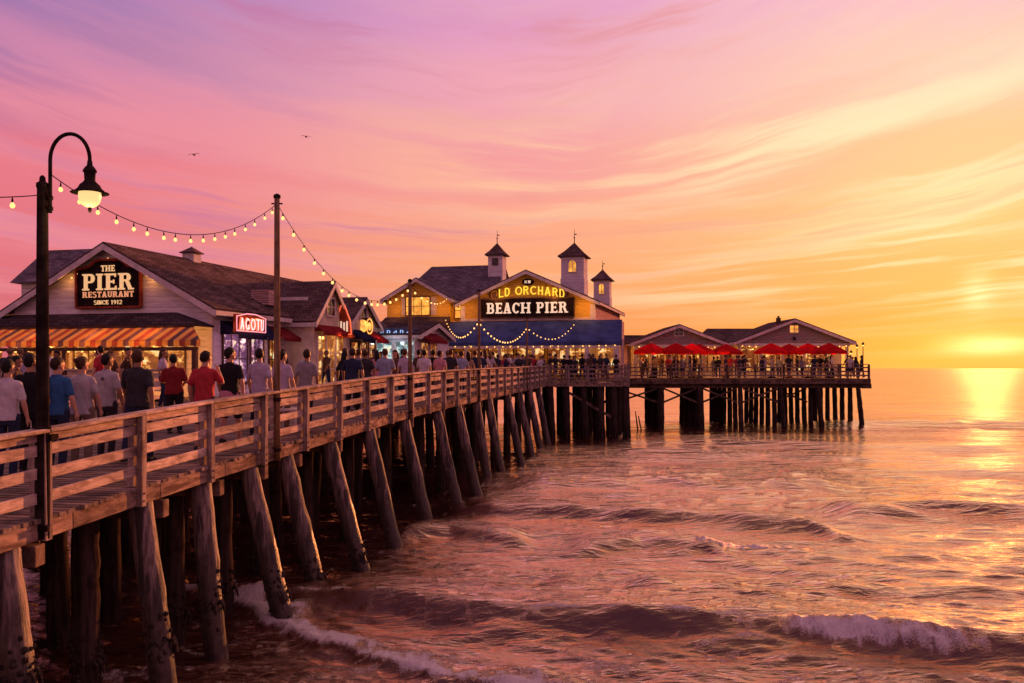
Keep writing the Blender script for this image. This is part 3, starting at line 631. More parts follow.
# ------------------------------------------------------------------ lettering: strokes with slab serifs
def arcq(cx, cy, ro, ri, a0, a1, n=10):
    out = []
    for i in range(n):
        a, b_ = R(a0+(a1-a0)*i/n), R(a0+(a1-a0)*(i+1)/n)
        out.append([(cx+ro[0]*math.cos(a), cy+ro[1]*math.sin(a)), (cx+ro[0]*math.cos(b_), cy+ro[1]*math.sin(b_)), (cx+ri[0]*math.cos(b_), cy+ri[1]*math.sin(b_)), (cx+ri[0]*math.cos(a), cy+ri[1]*math.sin(a))])
    return out
def glyph(ch, s=.22, t=.12, f=.10, fh=.10):
    """polygons in a box one high; s stem, t hairline, f serif overhang; returns polygons, width"""
    def rc(x0, x1, y0, y1): return [(x0, y0), (x1, y0), (x1, y1), (x0, y1)]
    P = []
    def stem(x, y0=0, y1=1, lo=True, up=True):
        P.append(rc(x, x+s, y0, y1))
        if f and lo: P.append(rc(x-f, x+s+f, y0, y0+fh))
        if f and up: P.append(rc(x-f, x+s+f, y1-fh, y1))
    def diag(x0, y0, x1, y1, wd): P.append([(x0-wd/2, y0), (x0+wd/2, y0), (x1+wd/2, y1), (x1-wd/2, y1)])
    if ch == ' ': return [], .35
    if ch == 'I': stem(f); return P, s+2*f
    if ch in 'PRB':
        stem(f); c0 = .70 if ch == 'B' else .72; ry = 1-c0; X = f+s
        ly = .5 if ch != 'P' else .44
        P.append(rc(X, X+.2, 1-t, 1)); ry = (1-ly+t*(ch == 'B')*.5)/2; cy = 1-ry
        P.append(rc(X, X+.2, cy-ry, cy-ry+t)); P += arcq(X+.2, cy, (.2+s*.25, ry), (.2+s*.25-s, ry-t), -90, 90)
        wd = X+.4+s*.25
        if ch == 'B':
            ry2 = (.5+t*.5)/2; P.append(rc(X, X+.22, 0, t)); P.append(rc(X, X+.22, 2*ry2-t, 2*ry2)); P += arcq(X+.22, ry2, (.23+s*.25, ry2), (.23+s*.25-s, ry2-t), -90, 90); wd += .05
        if ch == 'R':
            P.append([(X+.12, .5), (X+.12+s, .5), (X+.36+s*.9, 0), (X+.36-s*.1, 0)]); wd = X+.36+s
            if f: P.append(rc(X+.3, wd+f*.6, 0, fh*.9)); wd += f*.6
        return P, wd
    if ch in 'EFL':
        stem(f); X = f+s; wd = X+.42
        if ch != 'L':
            P.append(rc(X, X+.38, 1-t, 1)); P.append(rc(X, X+.28, .5-t/2, .5+t/2))
            if f: P += [rc(X+.38-.09, X+.38, .78, 1), rc(X+.2, X+.28, .38, .62)]
        if ch != 'F':
            P.append(rc(X, X+.42, 0, t))
            if f: P.append(rc(X+.42-.09, X+.42, 0, .24))
        return P, wd
    if ch == 'D':
        stem(f); X = f+s; P.append(rc(X, X+.12, 1-t, 1)); P.append(rc(X, X+.12, 0, t)); P += arcq(X+.12, .5, (.30+s*.2, .5), (.30-s*.8, .5-t), -90, 90, 14); return P, X+.42+s*.2
    if ch in 'OC':
        rx = .42; P += arcq(rx, .5, (rx, .5), (rx-s, .5-t), (0 if ch == 'O' else 42), (360 if ch == 'O' else 318), 22)
        if ch == 'C' and f: P += [rc(rx+.24, rx+.36, .66, .95)]
        return P, 2*rx-(.06 if ch == 'C' else 0)
    if ch == 'H':
        stem(f); stem(f+s+.30+f); P.append(rc(f+s, f+s+.30+f, .5-t/2, .5+t/2)); return P, 2*s+.30+3*f
    if ch == 'A':
        wd = .82; diag(.12, 0, wd/2-.02, 1, t*1.2); diag(wd-.16, 0, wd/2, 1, s*1.1); P.append(rc(.22, wd-.24, .26, .26+t))
        if f: P += [rc(0, .12+t+f, 0, fh), rc(wd-.16-s/2-f, wd+f*.3, 0, fh)]
        return P, wd+f*.3
    if ch == 'T':
        c0 = .36; stem(c0-s/2, 0, 1, True, False); P.append(rc(0, .72, 1-t, 1))
        if f: P += [rc(0, .09, .76, 1), rc(.63, .72, .76, 1)]
        return P, .72
    if ch == 'N':
        stem(f, lo=True); X = f+s+.34; P.append(rc(X, X+t, 0, 1)); P.append([(f, 1), (f+s, 1), (X+t, 0), (X+t-s, 0)])
        if f: P.append(rc(X-f, X+t+f, 1-fh, 1))
        return P, X+t+f
    if ch == 'U':
        X = f+s+.30; P.append(rc(f, f+s, .3, 1)); P.append(rc(X, X+t, .3, 1)); cx = (f+X+t)/2; P += arcq(cx, .32, (cx-f, .32), (cx-f-(s+t)/2, .32-t), 180, 360, 12)
        if f: P += [rc(0, f+s+f, 1-fh, 1), rc(X-f, X+t+f, 1-fh, 1)]
        return P, X+t+f
    if ch == 'S':
        rx = .33; P += arcq(rx, .74, (rx, .26), (rx-s*.8, .26-t), 30, 270, 14); P += arcq(rx, .26+t*.0, (rx, .26+t*.5), (rx-s*.8, .26-t*.5), -150, 90, 14); return P, 2*rx
    if ch == 'K': stem(f); P.append([(f+s, .42), (f+s+.1, .42), (f+s+.5, 1), (f+s+.34, 1)]); P.append([(f+s+.1, .55), (f+s+.28, .62), (f+s+.55, 0), (f+s+.34, 0)]); return P, f+s+.56
    if ch == 'W': diag(.14, 1, .28, 0, s); diag(.46, 1, .32, 0, t); diag(.46, 1, .62, 0, s); diag(.80, 1, .66, 0, t); return P, .95
    if ch == 'M': stem(f); diag(f+s, 1, f+s+.2, .2, t); diag(f+s+.42, 1, f+s+.22, .2, t); stem(f+s+.38); return P, f*2+2*s+.38
    if ch == 'G':
        Q, wd = glyph('C', s, t, f, fh); return Q+[rc(.5, .5+s, .08, .45)], wd+.02
    if ch == '1': stem(.16, up=False); P.append([(0, .78), (.16, .82), (.16, 1), (.1, .96)]); return P, .16+s+.14
    if ch == '2': P += arcq(.3, .7, (.3, .3), (.3-s*.8, .3-t), -35, 170, 12); P.append([(0, t), (s, t), (.56, .56), (.42, .5)]); P.append(rc(0, .6, 0, t)); return P, .6
    if ch == '9': P += arcq(.3, .68, (.3, .32), (.3-s*.8, .32-t), 0, 360, 16); P += arcq(.1, .62, (.5, .62), (.5-s*.8, .62-t), -75, 5, 8); return P, .62
    return P, .4
def text(txt, c, right, up, nrm_, h, width=None, depth=.025, gap=.10, arch=0.0, only=None, **kw):
    """letters centred on c, scaled to a width; returns an MB"""
    right, up, nrm_ = Vector(right), Vector(up), Vector(nrm_); q = MB(); x = 0; placed = []
    for ch in txt:
        P, wd = glyph(ch, **kw); placed.append((x, P, wd)); x += wd+gap
    tot = x-gap; sx = (width/tot) if width else h; o = Vector(c)-right*(tot*sx/2)-up*(h/2); k = 0
    for ci, (x, P, wd) in enumerate(placed):
        if only and ci not in only: continue
        mid = (x+wd/2)/tot*2-1; dz_ = -arch*mid*mid; sl = -2*arch*mid/(tot*sx/2)
        for poly in P:
            e = .0006*(k % 9); k += 1
            q.prism([o+right*((x+px)*sx)+up*(py*h+dz_+(px-wd/2)*sx*sl) for px, py in poly], nrm_*(depth+e))
    return q

# ------------------------------------------------------------------ building helpers (local axes: x right, y back, z up)
def slab(q, a, b_, c_, d_, th):
    """roof slab: quad a b c d thickened downward"""
    a, b_, c_, d_ = map(Vector, (a, b_, c_, d_)); n = (b_-a).cross(d_-a).normalized()
    if n.z < 0: n = -n
    q.prism([a, b_, c_, d_], -n*th)
def gable(root, x0, x1, y0, y1, z0, ze_, zr, axis, wall, roof, trim, ov=.35, wallname='wall', gmat=None):
    """walls with gable ends, roof slabs and white rake boards. axis 'y': ridge runs back"""
    W = MB(); T = MB(); RF = MB()
    def tr(a, b_, z): return (a, b_, z) if axis == 'y' else (b_, a, z)
    if axis == 'y': a0, a1, b0, b1 = x0, x1, y0, y1
    else: a0, a1, b0, b1 = y0, y1, x0, x1
    am = (a0+a1)/2; sl = (zr-ze_)/(am-a0)
    W.prism([tr(a0, b0, z0), tr(a1, b0, z0), tr(a1, b0, ze_), tr(am, b0, zr), tr(a0, b0, ze_)], Vector(tr(0, b1-b0, 0)))
    o = W.build(wallname, wall, root, local=True)
    for sgn in (-1, 1):
        e = a0-ov if sgn < 0 else a1+ov; zb = ze_-sl*ov+.03
        slab(RF, tr(am, b0-ov, zr+.13), tr(am, b1+ov, zr+.13), tr(e, b1+ov, zb+.10), tr(e, b0-ov, zb+.10), .09)
        for b_ in (b0-ov-.03, b1+ov-.015):                     # rake boards
            p0 = Vector(tr(am, b_, zr+.02)); p1 = Vector(tr(e, b_, zb-.01)); T.obox(p0-Vector((0, 0, .19)), p1-p0, tr(0, .045, 0), (0, 0, .22))
        p0 = Vector(tr(e-.02 if sgn < 0 else e-.02, b0-ov+.02, zb-.15)); T.obox(p0, tr(.04, 0, 0), tr(0, b1-b0+2*ov-.04, 0), (0, 0, .17))
    RF.build('roof', roof, root, local=True); T.build('rake_trim', trim, root, local=True)
    return o
def window(root, o, r, nrm_, w_, h_, pane, frame, name='window', mull=(1, 1), fw=.07, d_=.06, label=None):
    """frame with glazing bars (part) and its pane (sub-part); o is the lower left corner, nrm_ points outdoors"""
    o, r, n = Vector(o), Vector(r), Vector(nrm_); u = Vector((0, 0, 1)); q = MB()
    q.obox(o-r*fw-u*fw, r*(w_+2*fw), u*fw, n*d_); q.obox(o-r*fw+u*h_, r*(w_+2*fw), u*fw, n*d_)
    q.obox(o-r*fw, r*fw, u*h_, n*d_); q.obox(o+r*w_, r*fw, u*h_, n*d_)
    for i in range(1, mull[0]+0): q.obox(o+r*(w_*i/mull[0]-.02), r*.04, u*h_, n*(d_*.7))
    for i in range(1, mull[1]+0): q.obox(o+u*(h_*i/mull[1]-.02), r*w_, u*.04, n*(d_*.6))
    f = q.build(name, frame, root, local=True)
    p = MB(); p.obox(o, r*w_, u*h_, n*.018); pb = p.build('pane', pane, f, local=True)
    if label: f['label'] = label
    return f
X1, Y1, Z1 = Vector((1, 0, 0)), Vector((0, 1, 0)), Vector((0, 0, 1)); FR = -Y1
BA = R(14)
def part(mb, name, mat, root, bevel=0): return mb.build(name, mat, root, local=True, bevel=bevel)

# ---- the restaurant
D0 = deck(32); CR = (-10.67, 32.0, D0); e2 = lambda e: e+EYE-D0
rs = thing('restaurant_building', 'white boarded restaurant with gable front, shingle roof and lit striped awning', 'building', CR, -BA)
gable(rs, -8.4, 0, 0, 16, 0, e2(2.18), e2(4.46), 'y', M['siding'], M['shingle'], M['white'], .38)
q = MB(); q.box(-.16, .03, -.035, .10, .0, e2(2.05)); q.box(-8.43, -8.25, -.035, .10, 0, e2(2.05)); part(q, 'corner_board', M['white'], rs)
# porch: dark hip roof over the striped awning
PT, PB = e2(2.0), e2(1.50)
q = MB(); a = [(-8.6, -.02, PT), (-1.4, -.02, PT), (.12, -1.25, PB), (-9.6, -1.25, PB)]; slab(q, *a, .07)
slab(q, (-1.4, -.02, PT), (.12, -.02, PB), (.12, -1.25, PB), (-1.399, -.03, PT), .07); part(q, 'porch_roof', M['shingle_dark'], rs)
q = MB(); q.box(-9.6, .1, -1.30, -1.22, PB-.11, PB-.02); part(q, 'porch_fascia', M['brown'], rs)
AT, AB = PB-.11, e2(.80)
aw = MB()
n = 44
for i in range(n):
    xa, xb = -9.6+9.7*i/n, -9.6+9.7*(i+1)/n; xa2 = -9.75+10.75*i/n; xb2 = -9.75+10.75*(i+1)/n
    aw.add([(xa, -1.28, AT), (xb, -1.28, AT), (xb2, -2.25, AB+.12), (xa2, -2.25, AB+.12)], [(3, 2, 1, 0)])
    zc = AB-.06-.03*(i % 2)
    aw.add([(xa2, -2.25, AB+.12), (xb2, -2.25, AB+.12), (xb2, -2.26, zc), (xa2, -2.26, zc)], [(3, 2, 1, 0)])
aw.add([(.1, -1.28, AT), (1.0, -2.25, AB+.12), (1.0, -2.26, AB-.08), (.1, -1.28, AB-.08)], [(0, 1, 2, 3)])
awn = part(aw, 'striped_awning', M['striped'], rs)
so_ = awn.modifiers.new('solid', 'SOLIDIFY'); so_.thickness = .012
q = MB(); q.box(-9.6, .85, -2.2, -2.12, AB-.22, AB-.10); part(q, 'awning_beam', M['brown'], rs)
for x in (-8.7, -7.1, -5.95, -4.35, -3.0, -1.75, -.45, .7):
    q = MB(); q.box(x-.08, x+.08, -2.17, -2.03, 0, AB-.22); part(q, 'porch_post', M['brown'], rs)
for (xa, xb, mt_) in ((-8.5, -7.3, M['room']), (-6.9, -6.1, M['room2']), (-5.7, -4.5, M['room2']), (-4.1, -3.2, M['room']), (-2.9, -1.1, M['room2'])):
    window(rs, (xa, -.0, .85), X1, FR, xb-xa, e2(.95)-.85, mt_, M['brown'], mull=(2, 1))
q = MB(); q.box(-9.2, -.5, -2.12, -2.05, .25, .95); q.box(-9.2, -.5, -2.25, -1.95, .95, 1.0); part(q, 'counter', M['cream'], rs)
# cupola
q = MB(); yc = 5.1; zc = e2(4.46); q.box(-4.2-.27, -4.2+.27, yc-.27, yc+.27, zc-.35, zc+.36); cu = part(q, 'cupola', M['white'], rs)
q = MB(); q.prism([(-4.2-.36, yc-.36, zc+.36), (-4.2+.36, yc-.36, zc+.36), (-4.2+.36, yc+.36, zc+.36), (-4.2-.36, yc+.36, zc+.36)], (0, 0, .05))
q.add([(-4.2-.33, yc-.33, zc+.41), (-4.2+.33, yc-.33, zc+.41), (-4.2+.33, yc+.33, zc+.41), (-4.2-.33, yc+.33, zc+.41), (-4.2, yc, zc+.66)], [(0, 1, 4), (1, 2, 4), (2, 3, 4), (3, 0, 4)]); q.build('cupola_roof', M['shingle'], cu, local=True)
# the higher grey roof behind the left shoulder
q = MB(); zb = e2(4.0); zt = e2(5.85)
q.box(-14.7, -10.9, 7.2, 12.2, 0.5, zb)
rw = part(q, 'rear_wall', M['siding'], rs)
q = MB(); b0 = [(-15.0, 6.8, zb), (-10.6, 6.8, zb), (-10.6, 12.6, zb), (-15.9, 12.6, zb)]; t0 = [(-15.3, 9.4, zt), (-11.2, 9.4, zt), (-11.2, 9.9, zt), (-15.3, 9.9, zt)]
q.add(b0+t0, [(0, 1, 5, 4), (1, 2, 6, 5), (2, 3, 7, 6), (3, 0, 4, 7), (4, 5, 6, 7), (3, 2, 1, 0)]); part(q, 'rear_roof', M['shingle_grey'], rs)
# rooftop unit with slatted screen
q = MB(); zu = e2(2.55)
q.box(-1.0, -.25, 4.45, 5.2, zu, zu+.62)
for k in range(7): q.box(-1.03, -.22, 4.40, 4.45, zu+.02+k*.09, zu+.07+k*.09)
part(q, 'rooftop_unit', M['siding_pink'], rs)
# side shopfronts on the pier face
for (ya, yb, mt_) in ((.7, 2.3, M['room_pink']), (2.6, 3.5, M['room_pink']), (4.0, 4.7, M['room2'])):
    window(rs, (.0, yb, .5), -Y1, X1, yb-ya, 1.75, mt_, M['brown'], 'shop_window', mull=(3, 2))
def side_awning(root, x, ya, yb, zt_, zb_, out_, mat, name='shop_awning'):
    q = MB(); q.add([(x, ya, zt_), (x, yb, zt_), (x+out_, yb, zb_), (x+out_, ya, zb_), (x+out_, ya, zb_-.16), (x+out_, yb, zb_-.16), (x, ya, zb_), (x, yb, zb_)], [(0, 3, 2, 1), (3, 4, 5, 2), (0, 6, 3), (1, 2, 7)])
    o = part(q, name, mat, root); s_ = o.modifiers.new('solid', 'SOLIDIFY'); s_.thickness = .015; return o
side_awning(rs, .02, .5, 2.5, 2.75, 2.25, .75, M['canvas_navy']); side_awning(rs, .02, 2.7, 3.6, 2.85, 2.25, .7, M['canvas_navy']); side_awning(rs, .02, 3.8, 5.2, 2.7, 2.25, .8, M['canvas_red'])
# rake bulbs
for x, z in ((-5.75, e2(3.33)), (-5.5, e2(3.47)), (-2.55, e2(3.33)), (-2.3, e2(3.2)), (-4.2, e2(4.0))):
    q = MB(); q.ball((x, -.12, z), .03, 8, 6); part(q, 'bulb', M['bulb'], rs)

# restaurant sign
sg = thing('restaurant_sign', 'dark shaped sign board reading THE PIER RESTAURANT with lit cream letters', 'sign', (CR[0]-.97*4.17, CR[1]+.242*4.17, D0+e2(2.22)), -BA)
sw, sh = 1.36, 1.38
out_ = [(-sw, 0), (sw, 0), (sw, sh), (sw*.86, sh+.06), (sw*.62, sh+.10), (sw*.42, sh+.30), (sw*.25, sh+.36), (-sw*.25, sh+.36), (-sw*.42, sh+.30), (-sw*.62, sh+.10), (-sw*.86, sh+.06), (-sw, sh)]
q = MB(); q.prism([(x, -.14, z) for x, z in out_], (0, .10, 0)); part(q, 'board', M['board'], sg)
q = MB()
for (xa, za), (xb, zb_) in zip(out_, out_[1:]+out_[:1]): q.bar((xa, -.13, za), (xb, -.13, zb_), .13, .075, up=(0, 0, 1) if abs(xb-xa) > .01 else (1, 0, 0))
part(q, 'frame', M['signred'], sg)
kw = dict(s=.24, t=.12, f=.10, fh=.10)
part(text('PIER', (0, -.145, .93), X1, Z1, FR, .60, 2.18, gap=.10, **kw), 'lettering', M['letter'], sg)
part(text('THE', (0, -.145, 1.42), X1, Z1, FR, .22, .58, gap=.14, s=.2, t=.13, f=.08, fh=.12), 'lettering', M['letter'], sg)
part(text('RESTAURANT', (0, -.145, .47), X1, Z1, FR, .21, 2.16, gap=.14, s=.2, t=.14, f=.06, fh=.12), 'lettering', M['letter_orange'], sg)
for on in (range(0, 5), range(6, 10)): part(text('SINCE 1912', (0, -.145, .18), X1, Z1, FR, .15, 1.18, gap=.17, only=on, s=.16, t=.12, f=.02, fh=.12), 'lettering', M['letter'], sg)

# ---- shops down the pier
LS = lambda n_, t_: (CR[0]+.9703*n_+.2419*t_, CR[1]-.2419*n_+.9703*t_)
x, y = LS(0, 5.4); D2 = deck(37.5); f2 = lambda e: e+EYE-D2
s2_ = thing('shop_building', 'gabled shop with tall lit doors and an attic window, next after the neon shopfront', 'building', (x, y, D2), -BA)
gable(s2_, -4.5, 1.25, 0, 3.2, 0, f2(2.02), f2(3.60), 'x', M['cream'], M['shingle'], M['white'], .22)
q = MB(); q.bar((-4.4, -.05, f2(2.85)), (1.0, -.05, f2(2.85)), .12, .13); part(q, 'snow_board', M['white'], s2_)
for ya in (.35, 1.2, 2.1): window(s2_, (1.25, ya+.7, .25), -Y1, X1, .7, 2.05, M['room2'], M['white'], 'lit_door', mull=(2, 3))
window(s2_, (1.25, 1.95, f2(2.25)), -Y1, X1, .7, .7, M['darkpane'], M['white'], mull=(2, 2))
side_awning(s2_, 1.27, .1, 3.1, 2.78, 2.5, .4, M['canvas_red'])
x, y = LS(0, 10.2); D3 = deck(43); f3 = lambda e: e+EYE-D3
s3_ = thing('shop_building', 'small gabled shop with a round orange lit sign under its peak', 'building', (x, y, D3), -BA)
gable(s3_, -4.5, .6, 0, 3.5, 0, f3(2.1), f3(3.30), 'x', M['cream'], M['shingle'], M['white'], .22)
for ya in (.3, 1.3, 2.4): window(s3_, (.6, ya+.75, .4), -Y1, X1, .75, 1.75, M['room'], M['brown'], 'shop_window', mull=(1, 2))
window(s3_, (.6, 2.1, f3(2.35)), -Y1, X1, .7, .55, M['darkpane'], M['white'], mull=(2, 1))
side_awning(s3_, .62, .1, 1.6, 2.75, 2.3, .7, M['canvas_navy']); side_awning(s3_, .62, 1.8, 3.3, 2.75, 2.3, .7, M['canvas_red'])
x, y = LS(0, 13.9); D4 = deck(48); f4 = lambda e: e+EYE-D4
s4_ = thing('shop_building', 'low shop with pale lit glass front and a blue neon sign', 'building', (x, y, D4), -BA)
gable(s4_, -3.5, 2.2, 1.2, 6.5, 0, f4(1.7), f4(2.35), 'x', M['siding'], M['shingle_dark'], M['white'], .3)
for xa in (-.1, 1.1): window(s4_, (xa, 1.2, .2), X1, FR, .95, 2.05, M['room_teal'], M['white'], 'shop_window', mull=(2, 2))
for ya in (1.8, 3.2): window(s4_, (2.2, ya+1.0, .4), -Y1, X1, 1.0, 1.8, M['room'], M['white'], 'shop_window', mull=(2, 2))
side_awning(s4_, 2.22, 1.4, 4.4, 2.75, 2.35, .6, M['canvas_red'])
# signs of the shops
x, y = LS(.62, 1.55)
ns = thing('neon_sign', 'pink and white neon sign above the navy awnings of the corner shopfront', 'sign', (x, y, D0+2.32), -BA)
q = MB(); q.box(-.06, .02, -1.08, 1.08, 0, .66); part(q, 'board', M['signred'], ns)
q = MB(); pth = [(.05, -1.02, .06), (.05, 1.02, .06), (.05, 1.02, .58), (.05, .3, .70), (.05, -.3, .70), (.05, -1.02, .58), (.05, -1.02, .06)]; q.tube(pth, .022, 6); part(q, 'tube_outline', M['neon_pink'], ns)
part(text('AGOTU', (.025, 0, .32), Y1, Z1, X1, .48, 1.74, gap=.10, s=.25, t=.22, f=0), 'lettering_outline', M['neon_red'], ns)
q = text('AGOTU', (.06, 0, .32), Y1, Z1, X1, .42, 1.66, gap=.20, s=.11, t=.10, f=0)
part(q, 'tube_lettering', M['neon_white'], ns)
x, y = LS(1.4, 7.9)
ts = thing('hanging_sign', 'tall pointed red shop sign with pale strokes, projecting between two gables', 'sign', (x, y, D3+2.25), -BA)
q = MB(); q.prism([(-.42, 0, .15), (.42, 0, .15), (.36, 0, .75), (.08, 0, 1.45), (-.02, 0, 1.5), (-.30, 0, .8)], (0, .08, 0)); part(q, 'board', M['signred'], ts)
q = MB(); pts = [(-.42, .15), (.42, .15), (.36, .75), (.08, 1.45), (-.02, 1.5), (-.30, .8)]
for a, b_ in zip(pts, pts[1:]+pts[:1]): q.bar((a[0], -.01, a[1]), (b_[0], -.01, b_[1]), .05, .05, up=(0, 1, 0))
part(q, 'rim', M['neon_red'], ts)
q = MB()
for i in range(4): q.box(-.24+i*.14, -.17+i*.14, -.03, 0, .28, .68+.05*(i % 2))
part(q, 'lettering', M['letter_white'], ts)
q = MB(); q.box(-.5, .5, -.1, .18, 0, .12); part(q, 'shelf', M['signred'], ts)
x, y = LS(.75, 12.1)
rsn = thing('round_sign', 'round orange lit sign on the small gabled shop', 'sign', (x, y, D3+2.95), -BA)
q = MB(); q.tube([(-.12, 0, 0), (.12, 0, 0)], .42, 20); part(q, 'disc', M['brown'], rsn)
q = MB(); q.tube([(.125, .36*math.cos(a), .36*math.sin(a)) for a in np.linspace(0, 6.28, 25)], .04, 6); q.ball((.13, 0, 0), (.03, .26, .20)); q.tube([(-.05, -.42*1, 0), (-.05, -.44, .0)], .3, 16); part(q, 'lit_ring', M['bulb_far'] if False else glow('orange_sign_glow', (1, .42, .08), 1.3, .5, 6), rsn)
x, y = LS(.8, 15.0)
bn = thing('neon_sign', 'small blue neon script sign over the pale lit glass front', 'sign', (x, y, D4+2.42), -BA)
q = MB(); q.box(-1.3, 1.3, .02, .06, -.05, .55); part(q, 'board', paint('blue_sign_board', (.10, .13, .22), .5), bn)
q = MB()
for i in range(6):
    x_ = -.9+i*.36; q.tube([(x_, -.01, .12), (x_+.02, -.01, .42 if i % 2 == 0 else .3), (x_+.14, -.01, .40), (x_+.16, -.01, .12), (x_+.3, -.01, .14)], .025, 6)
part(q, 'tube_lettering', M['neon_blue'], bn)

# ---- the large yellow building with towers
MC = Vector((1.03, 62.0, deck(60))); DM = MC.z; g2 = lambda e: e+EYE-DM
mb_ = thing('beach_pier_building', 'yellow gabled hall with three little towers, blue awning and lit sign', 'building', MC, -BA)
gable(mb_, -4.7, 4.7, 0, 13.5, 0, g2(4.55), g2(6.62), 'y', M['yellow'], M['shingle'], M['white'], .38)
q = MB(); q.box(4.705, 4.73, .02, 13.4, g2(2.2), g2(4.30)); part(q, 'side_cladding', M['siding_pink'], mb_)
q = MB(); q.box(4.40, 4.74, -.05, .28, 0, g2(4.35)); q.box(-4.74, -4.45, -.05, .25, g2(3.2), g2(4.35)); part(q, 'corner_board', M['white'], mb_)
q = MB(); q.box(-4.75, 4.75, -.06, .0, g2(3.28), g2(3.42)); part(q, 'belt_course', M['white'], mb_)
# left wing
gable(mb_, -10.2, -5.6, -.2, 8, 0, g2(4.95), g2(6.25), 'y', M['yellow'], M['shingle_grey'], M['white'], .40, 'wing_wall')
window(mb_, (-8.75, -.2, g2(3.75)), X1, FR, 1.75, 1.25, M['attic'], M['brown'], mull=(3, 2), label='wide lit attic window of the left wing')
for xa, xb in ((-9.1, -8.83), (-6.9, -6.5)): q = MB(); q.box(xa, xb, -.22, -.2, g2(3.75), g2(5.0)); part(q, 'shutter', M['cream'], mb_)
window(mb_, (-5.35, .55, g2(3.55)), X1, FR, .42, 1.05, M['attic'], M['brown'], mull=(1, 2))
q = MB(); q.box(-5.6, -4.7, .6, .9, 0, g2(4.6)); part(q, 'link_wall', M['yellow'], mb_)
q = MB(); slab(q, (-10.3, -.22, g2(3.62)), (-5.5, -.22, g2(3.62)), (-5.3, -2.9, g2(1.95)), (-10.9, -2.9, g2(1.95)), .12)
q.prism([(-5.5, -.25, g2(3.55)), (-5.32, -2.85, g2(1.95)), (-5.5, -.25, g2(1.95))], (.06, 0, 0)); part(q, 'wing_porch_roof', M['shingle_dark'], mb_)
q = MB(); q.box(-10.9, -5.3, -2.96, -2.90, g2(1.72), g2(1.93)); part(q, 'porch_fascia', M['white'], mb_)
for x in (-10.4, -8.7, -7.0, -5.6):
    q = MB(); q.box(x-.09, x+.09, -2.85, -2.67, 0, g2(1.75)); part(q, 'porch_post', M['white'], mb_)
for xa in (-9.9, -8.2, -6.9): window(mb_, (xa, -.2, .5), X1, FR, 1.0, 1.7, M['room'], M['brown'], 'shop_window', mull=(2, 2))
# cross hall behind, ridge parallel to the front
q = MB(); zr = g2(7.75); zv = g2(4.9)
q.prism([(-8.9, 2.6, zv), (-8.9, 6.0, zr), (-8.9, 10, zv)], (5.6, 0, 0)); part(q, 'cross_gable', M['siding'], mb_)
q = MB(); slab(q, (-9.0, 6.0, zr+.12), (-3.1, 6.0, zr+.12), (-3.1, 2.3, zv-.02), (-9.0, 2.3, zv-.02), .1); slab(q, (-9.0, 6.0, zr+.12), (-3.1, 6.0, zr+.12), (-3.1, 10.2, zv-.05), (-9.0, 10.2, zv-.05), .1)
slab(q, (-9.0, 6.0, zr+.12), (-10.9, 3.0, g2(5.1)), (-10.9, 8, g2(5.1)), (-9.0, 6.02, zr+.12), .1)
slab(q, (-9.0, 6.0, zr+.11), (-10.9, 3.0, g2(5.1)), (-9.0, 2.3, zv-.02), (-8.99, 5.9, zr+.1), .1)
part(q, 'cross_roof', M['shingle_grey'], mb_)
# towers
def tower(wx, wy, w_, zt_, zb_, za, zf, name, arched):
    ox, oy = wx-MC.x, wy-MC.y; lx = ox*math.cos(BA)-oy*math.sin(BA); ly = ox*math.sin(BA)+oy*math.cos(BA); h = w_/2
    q = MB(); q.box(lx-h, lx+h, ly-h, ly+h, zb_, zt_); q.box(lx-h-.04, lx+h+.04, ly-h-.04, ly+h+.04, zb_, zb_+(zt_-zb_)*.42)
    t = part(q, 'tower', M['siding'], mb_); t['label'] = name
    ov = h+.22; q = MB(); q.box(lx-ov, lx+ov, ly-ov, ly+ov, zt_, zt_+.07)
    zz = zt_+.07; k = .6
    r0 = [(lx-ov, ly-ov, zz), (lx+ov, ly-ov, zz), (lx+ov, ly+ov, zz), (lx-ov, ly+ov, zz)]; r1 = [(lx-ov*k, ly-ov*k, zz+(za-zz)*.34), (lx+ov*k, ly-ov*k, zz+(za-zz)*.34), (lx+ov*k, ly+ov*k, zz+(za-zz)*.34), (lx-ov*k, ly+ov*k, zz+(za-zz)*.34)]
    q.add(r0+r1+[(lx, ly, za)], [(0, 1, 5, 4), (1, 2, 6, 5), (2, 3, 7, 6), (3, 0, 4, 7), (4, 5, 8), (5, 6, 8), (6, 7, 8), (7, 4, 8)]); q.build('tower_roof', M['shingle'], t, local=True)
    q = MB(); q.tube([(lx, ly, za-.05), (lx, ly, zf)], [.035, .012], 6); q.ball((lx, ly, za+(zf-za)*.35), .06, 8, 6); q.bar((lx-.02, ly, za+(zf-za)*.6), (lx+.17, ly, za+(zf-za)*.62), .02, .07); q.build('finial', M['black'], t, local=True)
    ww = w_*.36; z1 = zt_-.24; z0 = zt_-1.1 if arched else zt_-.72
    q = MB(); ar = [(lx-ww/2, z0), (lx+ww/2, z0)]+([(lx+ww/2*math.cos(a), z1-ww/2+ww/2*math.sin(a)) for a in np.linspace(0, math.pi, 9)] if arched else [(lx+ww/2, z1), (lx-ww/2, z1)])
    q.prism([(x, ly-h-.005, z) for x, z in ar], (0, -.03, 0)); q.build('tower_pane', M['attic'] if arched else M['darkpane'] , t, local=True)
    q = MB()
    for a, b_ in zip(ar, ar[1:]+ar[:1]): q.bar((a[0], ly-h-.03, a[1]), (b_[0], ly-h-.03, b_[1]), .06, .07, up=(0, 1, 0))
    q.bar((lx, ly-h-.03, z0), (lx, ly-h-.03, z1), .04, .04, up=(0, 1, 0)); q.build('tower_frame', M['white'] if arched else M['brown'], t, local=True)
